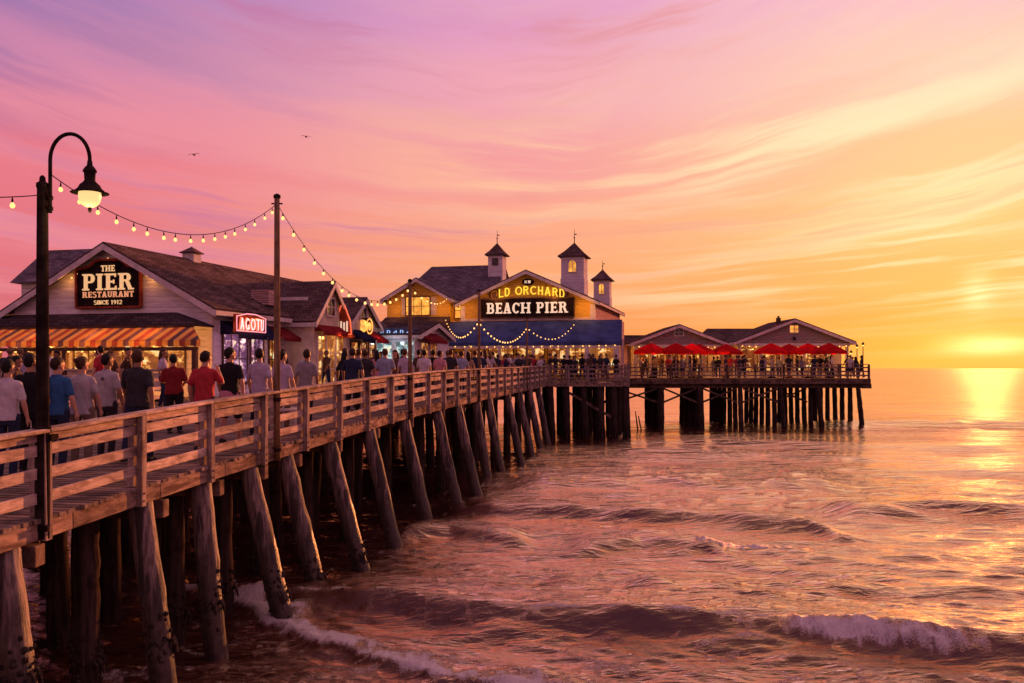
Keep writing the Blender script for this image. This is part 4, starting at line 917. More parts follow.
tower(-1.12, 68, 1.12, g2(8.45), g2(5.0), g2(9.45), g2(10.4), 'slim tower with a small square opening', False)
tower(4.45, 64.2, 1.62, g2(7.85), g2(5.2), g2(8.95), g2(9.9), 'largest tower with an arched opening', True)
tower(7.25, 72, 1.25, g2(6.95), g2(4.6), g2(7.9), g2(8.6), 'low rear tower with a small arched opening', True)
# blue awning
AZT, AZB = g2(3.25), g2(1.72)
q = MB(); n = 30
for i in range(n):
    a, b_ = i/n, (i+1)/n; xa, xb = -5.55+12.3*a*.985, -5.55+12.3*b_*.985; xa2, xb2 = -6.15+12.9*a, -6.15+12.9*b_
    q.add([(xa, -.07, AZT), (xb, -.07, AZT), (xb2, -2.6, AZB), (xa2, -2.6, AZB), (xa2, -2.62, AZB-.24), (xb2, -2.62, AZB-.24)], [(0, 3, 2, 1), (3, 4, 5, 2)])
q.add([(6.56, -.07, AZT), (6.75, -2.6, AZB), (6.75, -2.62, AZB-.24), (6.56, -.07, AZB-.24)], [(0, 1, 2, 3)]); q.add([(-5.55, -.07, AZT), (-5.55, -.07, AZB-.24), (-6.15, -2.62, AZB-.24), (-6.15, -2.6, AZB)], [(0, 1, 2, 3)])
ba = part(q, 'blue_awning', M['blue'], mb_); s_ = ba.modifiers.new('solid', 'SOLIDIFY'); s_.thickness = .02
q = MB(); q.box(-6.1, 6.7, -2.58, -2.46, AZB-.42, AZB-.25); part(q, 'awning_beam', M['white'], mb_)
for x in (-5.9, -3.6, -1.3, 1.0, 3.3, 4.6, 6.5):
    q = MB(); wd = .1 if x < 4 else .16; q.box(x-wd, x+wd, -2.57, -2.37, 0, AZB-.42); part(q, 'porch_post', M['white'] if x > 4 else M['cream'], mb_)
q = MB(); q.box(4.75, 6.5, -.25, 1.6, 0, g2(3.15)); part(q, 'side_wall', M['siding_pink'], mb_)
for (xa, xb, mt_) in ((-4.4, -3.1, M['room']), (-2.7, -1.0, M['room2']), (-.7, 1.2, M['room2']), (1.5, 2.7, M['room']), (3.0, 4.2, M['room2'])):
    window(mb_, (xa, 0, .3), X1, FR, xb-xa, 2.1, mt_, M['brown'], 'shop_window', mull=(3, 2))
window(mb_, (4.95, -.25, .45), X1, FR, 1.3, 1.85, M['room2'], M['cream'], 'shop_window', mull=(3, 2))
# sign board and neon
xs_ = lambda lx, ly, z: MC+Vector((lx*math.cos(BA)+ly*math.sin(BA), -lx*math.sin(BA)+ly*math.cos(BA), z))
bs = thing('beach_pier_sign', 'long dark sign board with cream slab letters reading BEACH PIER', 'sign', xs_(.05, -.08, g2(3.52)), -BA)
q = MB(); q.box(-3.25, 3.25, -.16, -.04, 0, 1.22); part(q, 'board', M['board'], bs)
q = MB(); q.box(-3.32, 3.32, -.18, -.03, -.08, -.005); q.box(-3.32, 3.32, -.18, -.03, 1.225, 1.30); q.box(-3.32, -3.255, -.18, -.03, 0, 1.22); q.box(3.255, 3.32, -.18, -.03, 0, 1.22); part(q, 'frame', M['brown'], bs)
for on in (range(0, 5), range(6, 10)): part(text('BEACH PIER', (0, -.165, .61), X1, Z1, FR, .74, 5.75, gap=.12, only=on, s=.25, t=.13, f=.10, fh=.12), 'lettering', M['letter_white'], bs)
os_ = thing('old_orchard_sign', 'arched yellow neon letters reading OLD ORCHARD on the gable', 'sign', xs_(.05, -.05, g2(4.92)), -BA)
ok_ = dict(gap=.16, arch=.30, s=.15, t=.13, f=.0, fh=.1)
for on in (range(1, 3), range(4, 11)): part(text('OLD ORCHARD', (0, -.07, .42), X1, Z1, FR, .58, 5.2, only=on, **ok_), 'lettering', M['neon'], os_)
part(text('OLD ORCHARD', (0, -.07, .42), X1, Z1, FR, .58, 5.2, only=[0], **ok_), 'lettering', paint('unlit_neon', (.34, .19, .04), .4), os_)['label'] = 'unlit first letter O'
q = MB(); q.tube([(-2.32, -.03, .17), (-2.32, -.06, .17)], .40, 20); part(q, 'backing_disc', M['brown'], os_); q = MB(); q.tube([(2.45, -.03, .17), (2.45, -.06, .17)], .36, 20); part(q, 'backing_disc', M['brown'], os_)
em = thing('oval_sign', 'small dark oval plate with white initials above the yellow neon letters', 'sign', xs_(.1, -.05, g2(5.92)), -BA)
q = MB(); q.prism([(.42*math.cos(a), -.03, .24*math.sin(a)) for a in np.linspace(0, 2*math.pi, 24, endpoint=False)], (0, -.07, 0)); part(q, 'plate', M['board'], em)
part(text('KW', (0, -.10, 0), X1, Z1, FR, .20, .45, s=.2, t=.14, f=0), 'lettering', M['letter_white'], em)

# ---- pavilions at the end
DE = deck(66)+.0; h2 = lambda e: e+EYE-DE
def pavilion(cx, hw, zr, ze_, label, attic, ridge_behind):
    p = thing('pavilion', label, 'building', (cx, 70.0, DE))
    gable(p, -hw, hw, 0, 6.5, h2(ze_)-.16, h2(ze_), h2(zr), 'y', M['grey'], M['shingle'], M['white'], .40, 'gable_wall')
    q = MB(); q.box(-hw, hw, 1.7, 6.3, 0, h2(ze_)-.17); part(q, 'wall', M['cream'], p)
    q = MB(); q.box(-hw-.02, hw+.02, -.05, .02, h2(ze_)-.40, h2(ze_)-.165); part(q, 'eave_beam', M['white'], p)
    n = 5
    for k in range(n+1):
        x = -hw+.15+(2*hw-.3)*k/n; q = MB(); q.box(x-.1, x+.1, .05, .25, 0, h2(ze_)-.41); part(q, 'porch_post', M['cream'], p)
    for k in range(n):
        x = -hw+.5+(2*hw-1.0)*k/n; window(p, (x, 1.7, .5), X1, FR, (2*hw-1.0)/n-.35, 1.75, M['room2'] if k % 2 else M['room'], M['brown'], 'shop_window', mull=(2, 2))
    window(p, (-.28, -.0, h2(ze_)+(zr-ze_)*.42), X1, FR, .62, .52, attic, M['white'], mull=(2, 2))
    return p
p1 = pavilion(12.95, 3.45, 3.28, 1.98, 'grey gabled pavilion with a dark attic window, nearer the yellow hall', M['darkpane'], 2.9)
q = MB(); slab(q, (-4.3, 8, h2(2.85)), (4.6, 8, h2(2.85)), (4.9, 5.8, h2(2.0)), (-4.6, 5.8, h2(2.0)), .1); part(q, 'rear_roof', M['shingle_dark'], p1)
p2 = pavilion(21.9, 4.35, 3.72, 2.08, 'larger grey gabled pavilion with a lit attic window at the seaward end', M['attic'], 3.3)
q = MB(); slab(q, (-5.0, 8, h2(3.42)), (1, 8, h2(3.42)), (1, 4.4, h2(1.95)), (-6.5, 4.4, h2(1.95)), .1)
slab(q, (-5.0, 8, h2(3.42)), (-6.5, 4.4, h2(1.95)), (-6.5, 9, h2(1.95)), (-5.0, 8.01, h2(3.42)), .1); part(q, 'rear_roof', M['shingle'], p2)
q = MB(); q.box(-1.05, -.75, .8, 1.1, h2(3.3), h2(3.95)); q.box(-.97, -.83, .88, 1.02, h2(3.95), h2(4.1)); part(q, 'chimney', M['brown'], p2)
q = MB(); q.box(-.06, .06, -.25, -.03, h2(2.35), h2(2.42)); q.ball((0, -.25, h2(2.25)), .12, 8, 6); part(q, 'wall_lamp', M['black'], p2)
def parasol(label, loc):
    p = thing('parasol', label, 'parasol', loc, 0, 'red parasols on the far deck')
    MB().tube([(0, 0, 0), (0, 0, 2.5)], .03, 8).build('pole', M['white'], p, local=True)
    q = MB(); n = 8; rr_ = 1.28; rim = []; 
    for ring, (r_, z_) in enumerate(((.05, 2.55), (.5, 2.36), (.95, 2.13), (rr_, 1.95), (rr_+.01, 1.80))):
        for k in range(n*2):
            a = 2*math.pi*k/(n*2); rr2 = r_*(1 if k % 2 == 0 else .965); zz = z_-(0 if k % 2 == 0 else .02*ring)
            rim.append((rr2*math.cos(a), rr2*math.sin(a), zz))
    m_ = n*2; q.add(rim, [(i*m_+k, (i+1)*m_+k, (i+1)*m_+(k+1) % m_, i*m_+(k+1) % m_) for i in range(4) for k in range(m_)]+[tuple(range(m_))])
    cn = q.build('canopy', M['parasol'], p, local=True); s_ = cn.modifiers.new('solid', 'SOLIDIFY'); s_.thickness = .012
    q = MB()
    for k in range(n): a = 2*math.pi*k/n; q.bar((0, 0, 2.48), (rr_*.97*math.cos(a), rr_*.97*math.sin(a), 1.92), .02, .02)
    q.build('rib', M['brown'], p, local=True); MB().ball((0, 0, 2.60), .05, 8, 6).build('finial', M['white'], p, local=True)
    MB().lathe((0, 0, 0), [(.28, 0), (.28, .06), (.06, .1), (.05, .3)], 12).build('base', M['black'], p, local=True)
    return p
pu = None
for i, (px, Y, lab) in enumerate(((651, 66.3, 'leftmost red parasol before the nearer pavilion'), (676, 66.0, 'second and widest red parasol before the nearer pavilion'), (692, 67.2, 'third red parasol before the nearer pavilion'),
        (699, 68.4, 'half hidden fourth red parasol before the nearer pavilion'), (726, 68.6, 'red parasol in the gap between the two pavilions'), (771, 66.2, 'leftmost red parasol before the larger pavilion'),
        (789, 68.2, 'red parasol half hidden second from left before the larger pavilion'), (808, 66.6, 'third red parasol before the larger pavilion'), (829, 66.0, 'rightmost red parasol, nearest the seaward end'))):
    loc = ((px-512)/F*Y, Y, DE)
    if pu is None: pu = parasol(lab, loc)
    else: dup(pu, loc, random.uniform(0, .7), lab)
# tables under the parasols
tb = None
for i, (px, Y) in enumerate(((655, 66.3), (680, 66.0), (694, 67.1), (774, 66.2), (811, 66.6), (832, 66.0))):
    loc = ((px-512)/F*Y, Y, DE); lab = f'small round table under a red parasol, {ORD[i]} from the corner platform'
    if tb is None:
        tb = thing('cafe_table', lab, 'table', loc, 0, 'cafe tables under the parasols')
        MB().lathe((0, 0, .72), [(.45, 0), (.46, .015), (.45, .03)], 20).build('table_top', M['white'], tb, local=True)
        MB().lathe((0, 0, 0), [(.26, 0), (.26, .03), (.04, .06), (.035, .71)], 12).build('pedestal', M['black'], tb, local=True)
    else: dup(tb, loc, 0, lab)
for i, (px, ty, Y) in enumerate(((851, 350, 66.5), (857, 344, 67.0), (863, 342, 66.4))):
    p = at(px, ty, Y); h = p.z-DE
    t = thing('deck_lamp', ['shortest of the three slim lamps at the seaward tip', 'middle slim lamp at the seaward tip', 'tallest slim lamp at the seaward tip'][i], 'lamp', (p.x, Y, DE), 0, 'slim lamps at the tip')
    MB().tube([(0, 0, 0), (0, 0, h-.25)], [.05, .03], 8).build('pole', M['black'], t, local=True)
    q = MB(); q.lathe((0, 0, h-.25), [(.05, 0), (.11, .08), (.11, .12), (.03, .22), (.01, .3)], 10); q.build('lantern_cap', M['black'], t, local=True)
    MB().ball((0, 0, h-.24), .075, 8, 6).build('bulb', M['bulb_far'], t, local=True)

# ------------------------------------------------------------------ street lamp, poles, strings
LP = Vector((-5.24, 10.12, deck(10.12))) ; LP.x = (42.5-512)/F*10.12
sl_ = thing('street_lamp', 'dark gooseneck street lamp on a tall post bolted to the railing', 'street lamp', LP)
topz = EYE+(368-186)/F*10.12-LP.z; pm = F/10.12
q = MB(); q.smooth = False; q.tube([(0, 0, -.24), (0, 0, .5), (0, 0, 1.0)], [.082, .080, .078], 14); q.tube([(0, 0, 1.0), (0, 0, 2.2), (0, 0, topz)], [.072, .068, .058], 14)
q.lathe((0, 0, topz-.02), [(.066, 0), (.066, .05), (.035, .07), (.03, .12), (.012, .14)], 12); q.lathe((0, 0, .96), [(.092, 0), (.092, .05), (.08, .07)], 14)
part(q, 'post', M['black'], sl_)
q = MB(); q.box(-.10, .10, -.09, -.06, -.15, -.08); part(q, 'bracket', M['black'], sl_); q = MB(); q.box(-.12, .12, -.03, .12, .86, .93); part(q, 'bracket', M['black'], sl_)
ax = (50.2-42.5)/pm; r_ = (19.8)/pm; zA = EYE+(368-160)/F*10.12-LP.z; zb = EYE+(368-213)/F*10.12-LP.z
path = [(ax, 0, zb)]+[(ax, 0, zA-.2)]+[(ax+r_-r_*math.cos(a), 0, zA+r_*1.32*math.sin(a)) for a in np.linspace(0, math.pi, 22)]+[(ax+2*r_, 0, zA-.03)]
q = MB(); q.smooth = True; q.tube(path, .021, 10); part(q, 'gooseneck', M['black'], sl_)
q = MB()
for z_ in (zb+.05, zb+.17): q.tube([(0, 0, z_), (ax, 0, z_)], .016, 8); q.tube([(ax, 0, z_-.02), (ax, 0, z_+.02)], .032, 10)
part(q, 'clamp', M['black'], sl_)
lc = (ax+2*r_, 0, zA-.03)
q = MB(); q.smooth = True; q.lathe(lc, [(.026, .02), (.03, -.03), (.052, -.055), (.072, -.085), (.075, -.105), (.062, -.11), (.056, -.20), (.075, -.225), (.105, -.25), (.125, -.29), (.165, -.325), (.202, -.338), (.202, -.346), (.11, -.335), (.0, -.32)], 24)
sh_ = part(q, 'lamp_shade', M['black'], sl_)
q = MB(); q.smooth = True; q.lathe(lc, [(.118, -.336), (.122, -.38), (.112, -.43), (.085, -.475), (.045, -.50), (.0, -.505)], 20); part(q, 'globe', M['globe'], sl_)
q = MB(); q.lathe(lc, [(.0, -.50), (.018, -.505), (.022, -.53), (.012, -.56), (.0, -.565)], 10); part(q, 'finial', M['black'], sl_)
point('street_lamp_light', LP+Vector((lc[0], 0, lc[2]-.62)), (1, .62, .28), 9, .1)

def pole(Y, ztop_e, r_, label, px):
    X = (px-512)/F*Y; z0 = deck(Y); t = thing('light_pole', label, 'pole', (X, Y, z0), 0, 'timber light poles')
    h = EYE+ztop_e-z0; q = MB(); q.smooth = True; q.tube([(0, 0, -.26), (0, 0, 1), (0, 0, h*.7), (0, 0, h)], [r_*1.08, r_*1.05, r_*.95, r_*.85], 12); part(q, 'shaft', M['pole'], t)
    q = MB(); q.lathe((0, 0, h-.02), [(r_*1.15, 0), (r_*1.15, .05), (.02, .08)], 10); q.tube([(-.1, 0, h-.12), (.1, 0, h-.12)], .015, 6); part(q, 'cap', M['black'], t)
    q = MB(); q.lathe((0, 0, .80), [(r_*1.25, 0), (r_*1.25, .07)], 10); q.lathe((0, 0, -.1), [(r_*1.3, 0), (r_*1.3, .06)], 10); part(q, 'strap', M['black'], t)
    return Vector((X, Y, z0+h-.12))
T2 = pole(16.2, (368-197)/F*16.2, .057, 'timber pole by the railing, tallest in the picture, strings at its top', 277)
T3 = pole(24.7, (368-281)/F*24.7, .055, 'timber pole standing before the left wing of the yellow hall', 410)
T4 = pole(34.0, (368-291)/F*34.0, .05, 'slim pole at the railing before the left end of the blue awning', 479)
T5 = pole(46.2, (368-318)/F*46.2, .05, 'short slim pole at the railing before the middle of the blue awning', 527)
T1 = LP+Vector((.0, 0, topz-.12))
def string(label, A0, A1, sag, n, mat, br=.027, hang=.09, wr=.006, ends=False):
    A0, A1 = Vector(A0), Vector(A1); t = thing('string_light', label, 'string lights', A0, 0, 'strings of bulbs')
    P = lambda s_: A0.lerp(A1, s_)-Vector((0, 0, 4*sag*s_*(1-s_)))
    q = MB(); q.tube([P(s_)-A0 for s_ in np.linspace(0, 1, 40)], wr, 5); part(q, 'wire', M['black'], t)
    rd = random.Random(int(sag*1000)+n)
    for k in range(n):
        s_ = (k+.5+rd.uniform(-.12, .12))/n; p = P(s_)-A0; q = MB(); q.smooth = True
        q.lathe(p+Vector((0, 0, -hang)), [(0, -br*1.25), (br*.6, -br*1.05), (br, -br*.3), (br*.85, br*.4), (br*.4, br*1.1)], 10); b_ = part(q, 'bulb', mat, t)
        q = MB(); q.lathe(p+Vector((0, 0, -hang)), [(br*.42, br*1.0), (br*.42, br*2.0), (br*.15, hang)], 8); q.build('socket', M['black'], b_, local=True)
    return P
string('string of bulbs leaving the street lamp toward the left edge', T1+Vector((0, 0, .02)), (-6.45, 3.5, T1.z+.0), .42, 6, M['bulb'])
string('string of bulbs sagging from the street lamp to the tallest pole', LP+Vector((ax, 0, EYE+(368-174)/F*10.12-LP.z)), T2, .62, 17, M['bulb'], .024)
string('string of bulbs swooping from the tallest pole down to the next pole', T2, T3, .98, 17, M['bulb'], .03)
string('string of bulbs from the left wing gable to the pole before it', at(447, 297, 61.5), T3+Vector((0, 0, 0)), .4, 10, M['bulb'], .032)
string('string of bulbs hanging from the wing corner to the slim railing pole', at(445, 317, 59.0), T4+Vector((0, 0, -.95)), .9, 16, M['bulb'], .032)
string('string of bulbs sagging between the two slim railing poles', T4+Vector((0, 0, -1.0)), T5+Vector((0, 0, -.3)), .75, 18, M['bulb'], .032)
string('string of bulbs rising from the short slim pole to the blue awning', T5+Vector((0, 0, -.3)), at(575, 322, 59.0), .8, 14, M['bulb'], .032)
string('row of bulbs along the front edge of the blue awning', xs_(-6.1, -2.75, AZB-.18), xs_(6.7, -2.75, AZB-.18), .06, 24, M['bulb_far'], .038, .08)
string('row of bulbs along the eave of the nearer pavilion', (9.6, 69.8, DE+h2(1.75)), (16.5, 69.8, DE+h2(1.75)), .12, 13, M['bulb_far'], .045, .08)
string('row of bulbs along the eave of the larger pavilion', (17.6, 69.8, DE+h2(1.8)), (26.2, 69.8, DE+h2(1.8)), .12, 16, M['bulb_far'], .045, .08)
string('row of bulbs along the front of the striped awning', Vector(CR)+Vector((-.97*9.5-.242*2.1, .242*9.5-.97*2.1, AB-.1)), Vector(CR)+Vector((-.97*.6-.242*2.1, .242*.6-.97*2.1, AB-.1)), .05, 16, M['bulb_far'], .04, .07)
# lamps under awnings and on gables, plus an added fill row by the parasols
def lpt(root, x, y, z, col, wts, size=.1):
    a = root.rotation_euler.z; L = root.location
    return point('awning_and_fill_lamp', (L.x+x*math.cos(a)-y*math.sin(a), L.y+x*math.sin(a)+y*math.cos(a), L.z+z), col, wts, size)
WARM = (1, .39, .08)
for x in (-8.2, -5.8, -3.4, -1.3): lpt(rs, x, -1.6, AB+.02, WARM, 170)
for x in (-5.9, -2.4): lpt(rs, x, -.3, e2(3.2), WARM, 4)
lpt(rs, .6, 1.4, 2.1, (1, .45, .75), 22); lpt(rs, .7, 3.2, 2.1, (1, .5, .4), 12)
lpt(s2_, 1.7, 1.6, 2.3, WARM, 25); lpt(s3_, 1.1, 2.4, 2.4, WARM, 18); lpt(s4_, 1.2, .6, 2.2, (.7, .85, 1), 16)
for x in (-4.2, -2.0, 2.0, 4.1): lpt(mb_, x, -.7, g2(4.0)+(4.4-abs(x))*.25, WARM, 42)
lpt(mb_, -6.2, -.8, g2(4.2), WARM, 26); lpt(mb_, -9.4, -.8, g2(4.2), WARM, 20); lpt(mb_, -5.1, -.3, g2(4.2), WARM, 14)
for x in (-4.5, -1.5, 1.5, 4.5, 6.0): lpt(mb_, x, -1.5, 2.3, WARM, 50)
for x in (-9, -7): lpt(mb_, x, -1.5, 2.3, WARM, 15)
for p in (p1, p2):
    for x in (-2.4, 0, 2.4): lpt(p, x, .7, 2.3, WARM, 75)
    for x in (-2.6, .2, 2.8): lpt(p, x, -2.9, 1.75, WARM, 45)  # added fill lamps with no fixture, there to brighten the parasols

# ------------------------------------------------------------------ bench, gulls
bn_ = thing('bench', 'low white bench behind the railing near the tallest pole', 'bench', ((289-512)/F*19.0, 19.0, deck(19)), R(-80))
q = MB(); q.box(-.65, .65, -.2, .2, .42, .46); part(q, 'seat', M['white'], bn_); q = MB(); q.box(-.65, .65, -.24, -.2, .55, .78); part(q, 'backrest', M['white'], bn_)
for x in (-.55, .55):
    for y in (-.18, .18): q = MB(); q.box(x-.03, x+.03, y-.03, y+.03, 0, .42 if y > 0 else .8); part(q, 'leg', M['white'], bn_)
for px, py, Y, lab, bank in ((194, 155, 70, 'dark gull gliding above the string lights, the lower of two', .1), (306, 137, 78, 'dark gull gliding high to the right of the other', -.12)):
    p = at(px, py, Y); q = MB(); q.smooth = True
    q.tube([(0, .25, 0), (0, .18, .02), (0, 0, .03), (0, -.2, .01), (0, -.32, 0)], [.02, .06, .085, .05, .03], 8)
    for sg_ in (-1, 1):
        prof = [(0, .03, .16), (.18, .10, .15), (.34, .10, .11), (.50, .02, .05)]
        vs = []
        for xx, zz, ch in prof: vs += [(sg_*xx, ch*.5+.03, zz+.012+bank*xx*sg_), (sg_*xx, -ch*.6+.03, zz+bank*xx*sg_), (sg_*xx, 0.03, zz+.03+bank*xx*sg_)]
        fs = []
        for i in range(3): a = i*3; fs += [(a, a+3, a+5, a+2), (a+2, a+5, a+4, a+1), (a+1, a+4, a+3, a)]
        q.add(vs, fs+[(9, 10, 11)])
    o = q.build('gull', M['gull']); o.location = p; tag(o, lab, 'bird', 'gulls in the sky'); o.scale = (.95,)*3

# ------------------------------------------------------------------ people
def remesh(q, name, mat, vox, smooth_it=3):
    me = q.mesh(name, mat); o = bpy.data.objects.new(name, me); C.objects.link(o)
    r = o.modifiers.new('r', 'REMESH'); r.mode = 'VOXEL'; r.voxel_size = vox; r.use_smooth_shade = True
    s_ = o.modifiers.new('s', 'SMOOTH'); s_.iterations = smooth_it; s_.factor = .5
    dg = bpy.context.evaluated_depsgraph_get(); me2 = bpy.data.meshes.new_from_object(o.evaluated_get(dg)); me2.name = name
    bpy.data.objects.remove(o); bpy.data.meshes.remove(me)
    if not me2.materials: me2.materials.append(mat)
    return me2
def loft(q, rings, seg=18):
    """rings: (cx, cy, z, rx, ry)"""
    vs = []
    for cx, cy, z, rx, ry in rings:
        for k in range(seg):
            a = 2*math.pi*k/seg; c_, s_ = math.cos(a), math.sin(a); p = 2.5
            f = (abs(c_)**p+abs(s_)**p)**(-1/p); vs.append((cx+rx*f*c_, cy+ry*f*s_, z))
    n = len(rings); fs = [(i*seg+k, i*seg+(k+1) % seg, (i+1)*seg+(k+1) % seg, (i+1)*seg+k) for i in range(n-1) for k in range(seg)]
    q.add(vs, fs+[tuple(range(seg-1, -1, -1)), tuple(range((n-1)*seg, n*seg))])
def limb(q, pts, rad, seg=12):
    P = []; Rr = []
    for i in range(len(pts)-1):
        for t in np.linspace(0, 1, 5)[:-1 if i < len(pts)-2 else None]:
            P.append(Vector(pts[i]).lerp(Vector(pts[i+1]), t)); Rr.append(rad[i]+(rad[i+1]-rad[i])*t)
    q.tube(P, Rr, seg)
    for p, r in zip(pts, rad): q.ball(p, r, 12, 8)
def make_person(pose, w_=1.0, female=False, shorts=False, hairlen='short', seed=0):
    """unit person 1.75 m tall facing +y; returns part meshes"""
    rd = random.Random(seed); hip = .098; sh = .166*w_*(.9 if female else 1); step = pose.get('step', 0.0)
    arms = pose['arms']; turn = pose.get('head', 0.0); tilt = pose.get('tilt', 0.0)
    J = {}
    for s_ in (-1, 1):
        f = step*s_
        J['hip', s_] = (hip*s_, 0, .90); J['knee', s_] = (hip*s_*1.02, .02+f*.55+.04*abs(step), .485); J['ank', s_] = (hip*s_*1.05, f*1.05-.03 if f >= 0 else f*1.15, .085 if f >= 0 else .12)
        J['sho', s_] = (sh*s_, -.01, 1.385); J['elb', s_] = tuple(arms[s_][0][i]*(s_ if i == 0 else 1) for i in range(3)); J['wri', s_] = tuple(arms[s_][1][i]*(s_ if i == 0 else 1) for i in range(3))
    q = MB()                                                     # skin
    loft(q, [(0, 0, .80, .12, .09), (0, 0, .90, .14*w_, .095), (0, .0, 1.05, .125*w_, .085), (0, 0, 1.22, .14*w_, .092), (0, -.005, 1.33, .132*w_, .085), (0, -.01, 1.40, .09, .062), (0, -.01, 1.46, .055, .05)])
    limb(q, [(0, -.012, 1.44), (0, .008, 1.56)], [.062, .055])
    Rh = Matrix.Translation((0, .005, 1.535)) @ Matrix.Rotation(turn, 4, 'Z') @ Matrix.Rotation(tilt, 4, 'X') @ Matrix.Scale(1.07, 4) @ Matrix.Translation((0, -.005, -1.55))
    hq = MB(); hq.ball((0, .005, 1.655), (.074, .094, .096), 18, 14); hq.ball((0, .040, 1.590), (.054, .056, .066), 14, 10); hq.ball((0, .022, 1.57), (.05, .05, .045), 12, 8)
    hq.tube([(0, .098, 1.655), (0, .113, 1.628), (0, .112, 1.612)], [.010, .015, .012], 8); hq.ball((0, .092, 1.582), (.024, .012, .010), 8, 6)
    for s_ in (-1, 1): hq.ball((.074*s_, .0, 1.632), (.012, .02, .032), 8, 8); hq.ball((.03*s_, .085, 1.665), (.02, .015, .008), 8, 6)
    q.add([Rh @ v for v in hq.v], hq.f)
    for s_ in (-1, 1):
        e, wr_ = Vector(J['elb', s_]), Vector(J['wri', s_])
        limb(q, [J['sho', s_], e, e.lerp(wr_, .3), wr_], [.040*w_, .038*w_, .041, .027])
        d_ = (wr_-e).normalized(); pal = wr_+d_*.055; side = Vector((1, 0, 0)) if abs(d_.x) < .8 else Vector((0, 1, 0))
        fw = (side-d_*side.dot(d_)).normalized(); fn_ = d_.cross(fw); fw, fn_ = fn_, fw*(-s_)
        limb(q, [wr_, pal], [.026, .03]); q.ball(pal+d_*.005, .036, 8, 6)
        for k in range(4):
            b_ = pal+d_*.03+fw*(.027-.018*k); L = (.062, .07, .066, .05)[k]; m_ = b_+d_*L*.55+fn_*.008; t_ = b_+d_*L*.9+fn_*.03
            limb(q, [b_, m_, t_], [.0095, .0088, .0078], 6)
        b_ = wr_+d_*.025+fw*.028; limb(q, [b_, b_+d_*.035+fw*.022, b_+d_*.065+fw*.02+fn_*.012], [.0115, .010, .0085], 6)
        k, a = Vector(J['knee', s_]), Vector(J['ank', s_]); limb(q, [J['hip', s_], k, k.lerp(a, .3), a], [.082, .056, .056, .038]); limb(q, [a, a+Vector((0, .05, -.045))], [.038, .036])
    body = remesh(q, 'body', M['skin'], .0085, 2)
    q = MB()                                                     # shirt
    fl = .008
    hem = pose.get('hem', .86)
    loft(q, [(0, 0, hem, .180*w_, .134), (0, 0, .95, .172*w_, .126), (0, .0, 1.06, (.152 if not female else .140)*w_, .112), (0, .005, 1.22, .164*w_, .120), (0, -.005, 1.33, .160*w_, .114), (0, -.012, 1.40, .13*w_, .092), (0, -.012, 1.445, .090*w_, .074), (0, -.012, 1.485, .064, .060)], 24)
    for s_ in (-1, 1):
        so2 = Vector(J['sho', s_]); e = Vector(J['elb', s_]); en = so2.lerp(e, .78); limb(q, [so2+Vector((-.05*s_, 0, .012)), so2, so2.lerp(e, .45), en], [.058*w_, .058*w_, .058*w_, .059*w_])
    shirt = remesh(q, 'shirt', M['cloth'], .013, 3)
    co = np.empty(len(shirt.vertices)*3, np.float32); shirt.vertices.foreach_get('co', co); co = co.reshape(-1, 3)
    nr = np.empty(len(shirt.vertices)*3, np.float32); shirt.vertices.foreach_get('normal', nr); nr = nr.reshape(-1, 3)
    ang = np.arctan2(co[:, 1], co[:, 0]); wr2 = (fbm(ang*2.2+seed+co[:, 2]*2.5, co[:, 2]*7+co[:, 0]*6, 3, seed)-.5)
    co += nr*(wr2*.026*(1.2-.4*np.clip((co[:, 2]-1.2)*3, 0, 1)))[:, None]; shirt.vertices.foreach_set('co', co.ravel()); shirt.update()
    q = MB()                                                     # trousers
    loft(q, [(0, 0, .79, .13*w_, .105), (0, 0, .86, .154*w_, .110), (0, 0, .95, .142*w_, .100), (0, 0, 1.0, .13*w_, .09)], 20)
    for s_ in (-1, 1):
        h, k, a = (Vector(J[n_, s_]) for n_ in ('hip', 'knee', 'ank'))
        if shorts: limb(q, [h, h.lerp(k, .5), h.lerp(k, .92)], [.096*w_, .090*w_, .084])
        else: limb(q, [h, k, k.lerp(a, .5), a+Vector((0, 0, .0))], [.096*w_, .070, .064, .058])
    tro = remesh(q, 'trousers', M['cloth'], .013, 3)
    q = MB(); q.smooth = True                                    # hair: a rough cap, drawn back from the face
    n_u, n_v = 26, 18; vs = []
    for j in range(n_v+1):
        t = math.pi*j/n_v
        for k in range(n_u):
            a = 2*math.pi*k/n_u; d_ = Vector((math.sin(t)*math.cos(a), math.sin(t)*math.sin(a), math.cos(t)))
            r_ = Vector((.084, .102, .106)); p = Vector((d_.x*r_.x, d_.y*r_.y-.006, d_.z*r_.z))
            nz = fbm(np.array([a*1.9+seed]), np.array([t*3.1]), 3, seed)[0]-.5
            line = .035+.03*nz if d_.y > .15 else (-.02 if d_.y > -.25 else -.095+.05*nz)
            k2 = min(1, max(0, (line-p.z)/.035)); p *= 1-.24*k2
            p *= 1+.16*nz
            p *= 1+rd.uniform(-.03, .03); vs.append(Rh @ (p+Vector((0, .005, 1.66))))
    q.add(vs, [(j*n_u+k, (j+1)*n_u+k, (j+1)*n_u+(k+1) % n_u, j*n_u+(k+1) % n_u) for j in range(n_v) for k in range(n_u)])
    if hairlen == 'long':
        lq = MB(); loft(lq, [(0, -.085, 1.38, .05, .022), (0, -.085, 1.46, .082, .034), (0, -.07, 1.55, .088, .05), (0, -.05, 1.65, .082, .06), (0, -.03, 1.71, .06, .05)], 16); q.add([Rh @ v for v in lq.v], lq.f)
    if hairlen == 'bun': q.ball(Rh @ Vector((0, -.105, 1.70)), (.04, .04, .04), 10, 8)
    hair = q.mesh('hair', M['hair'])
    q = MB(); q.smooth = True
    shoes = []
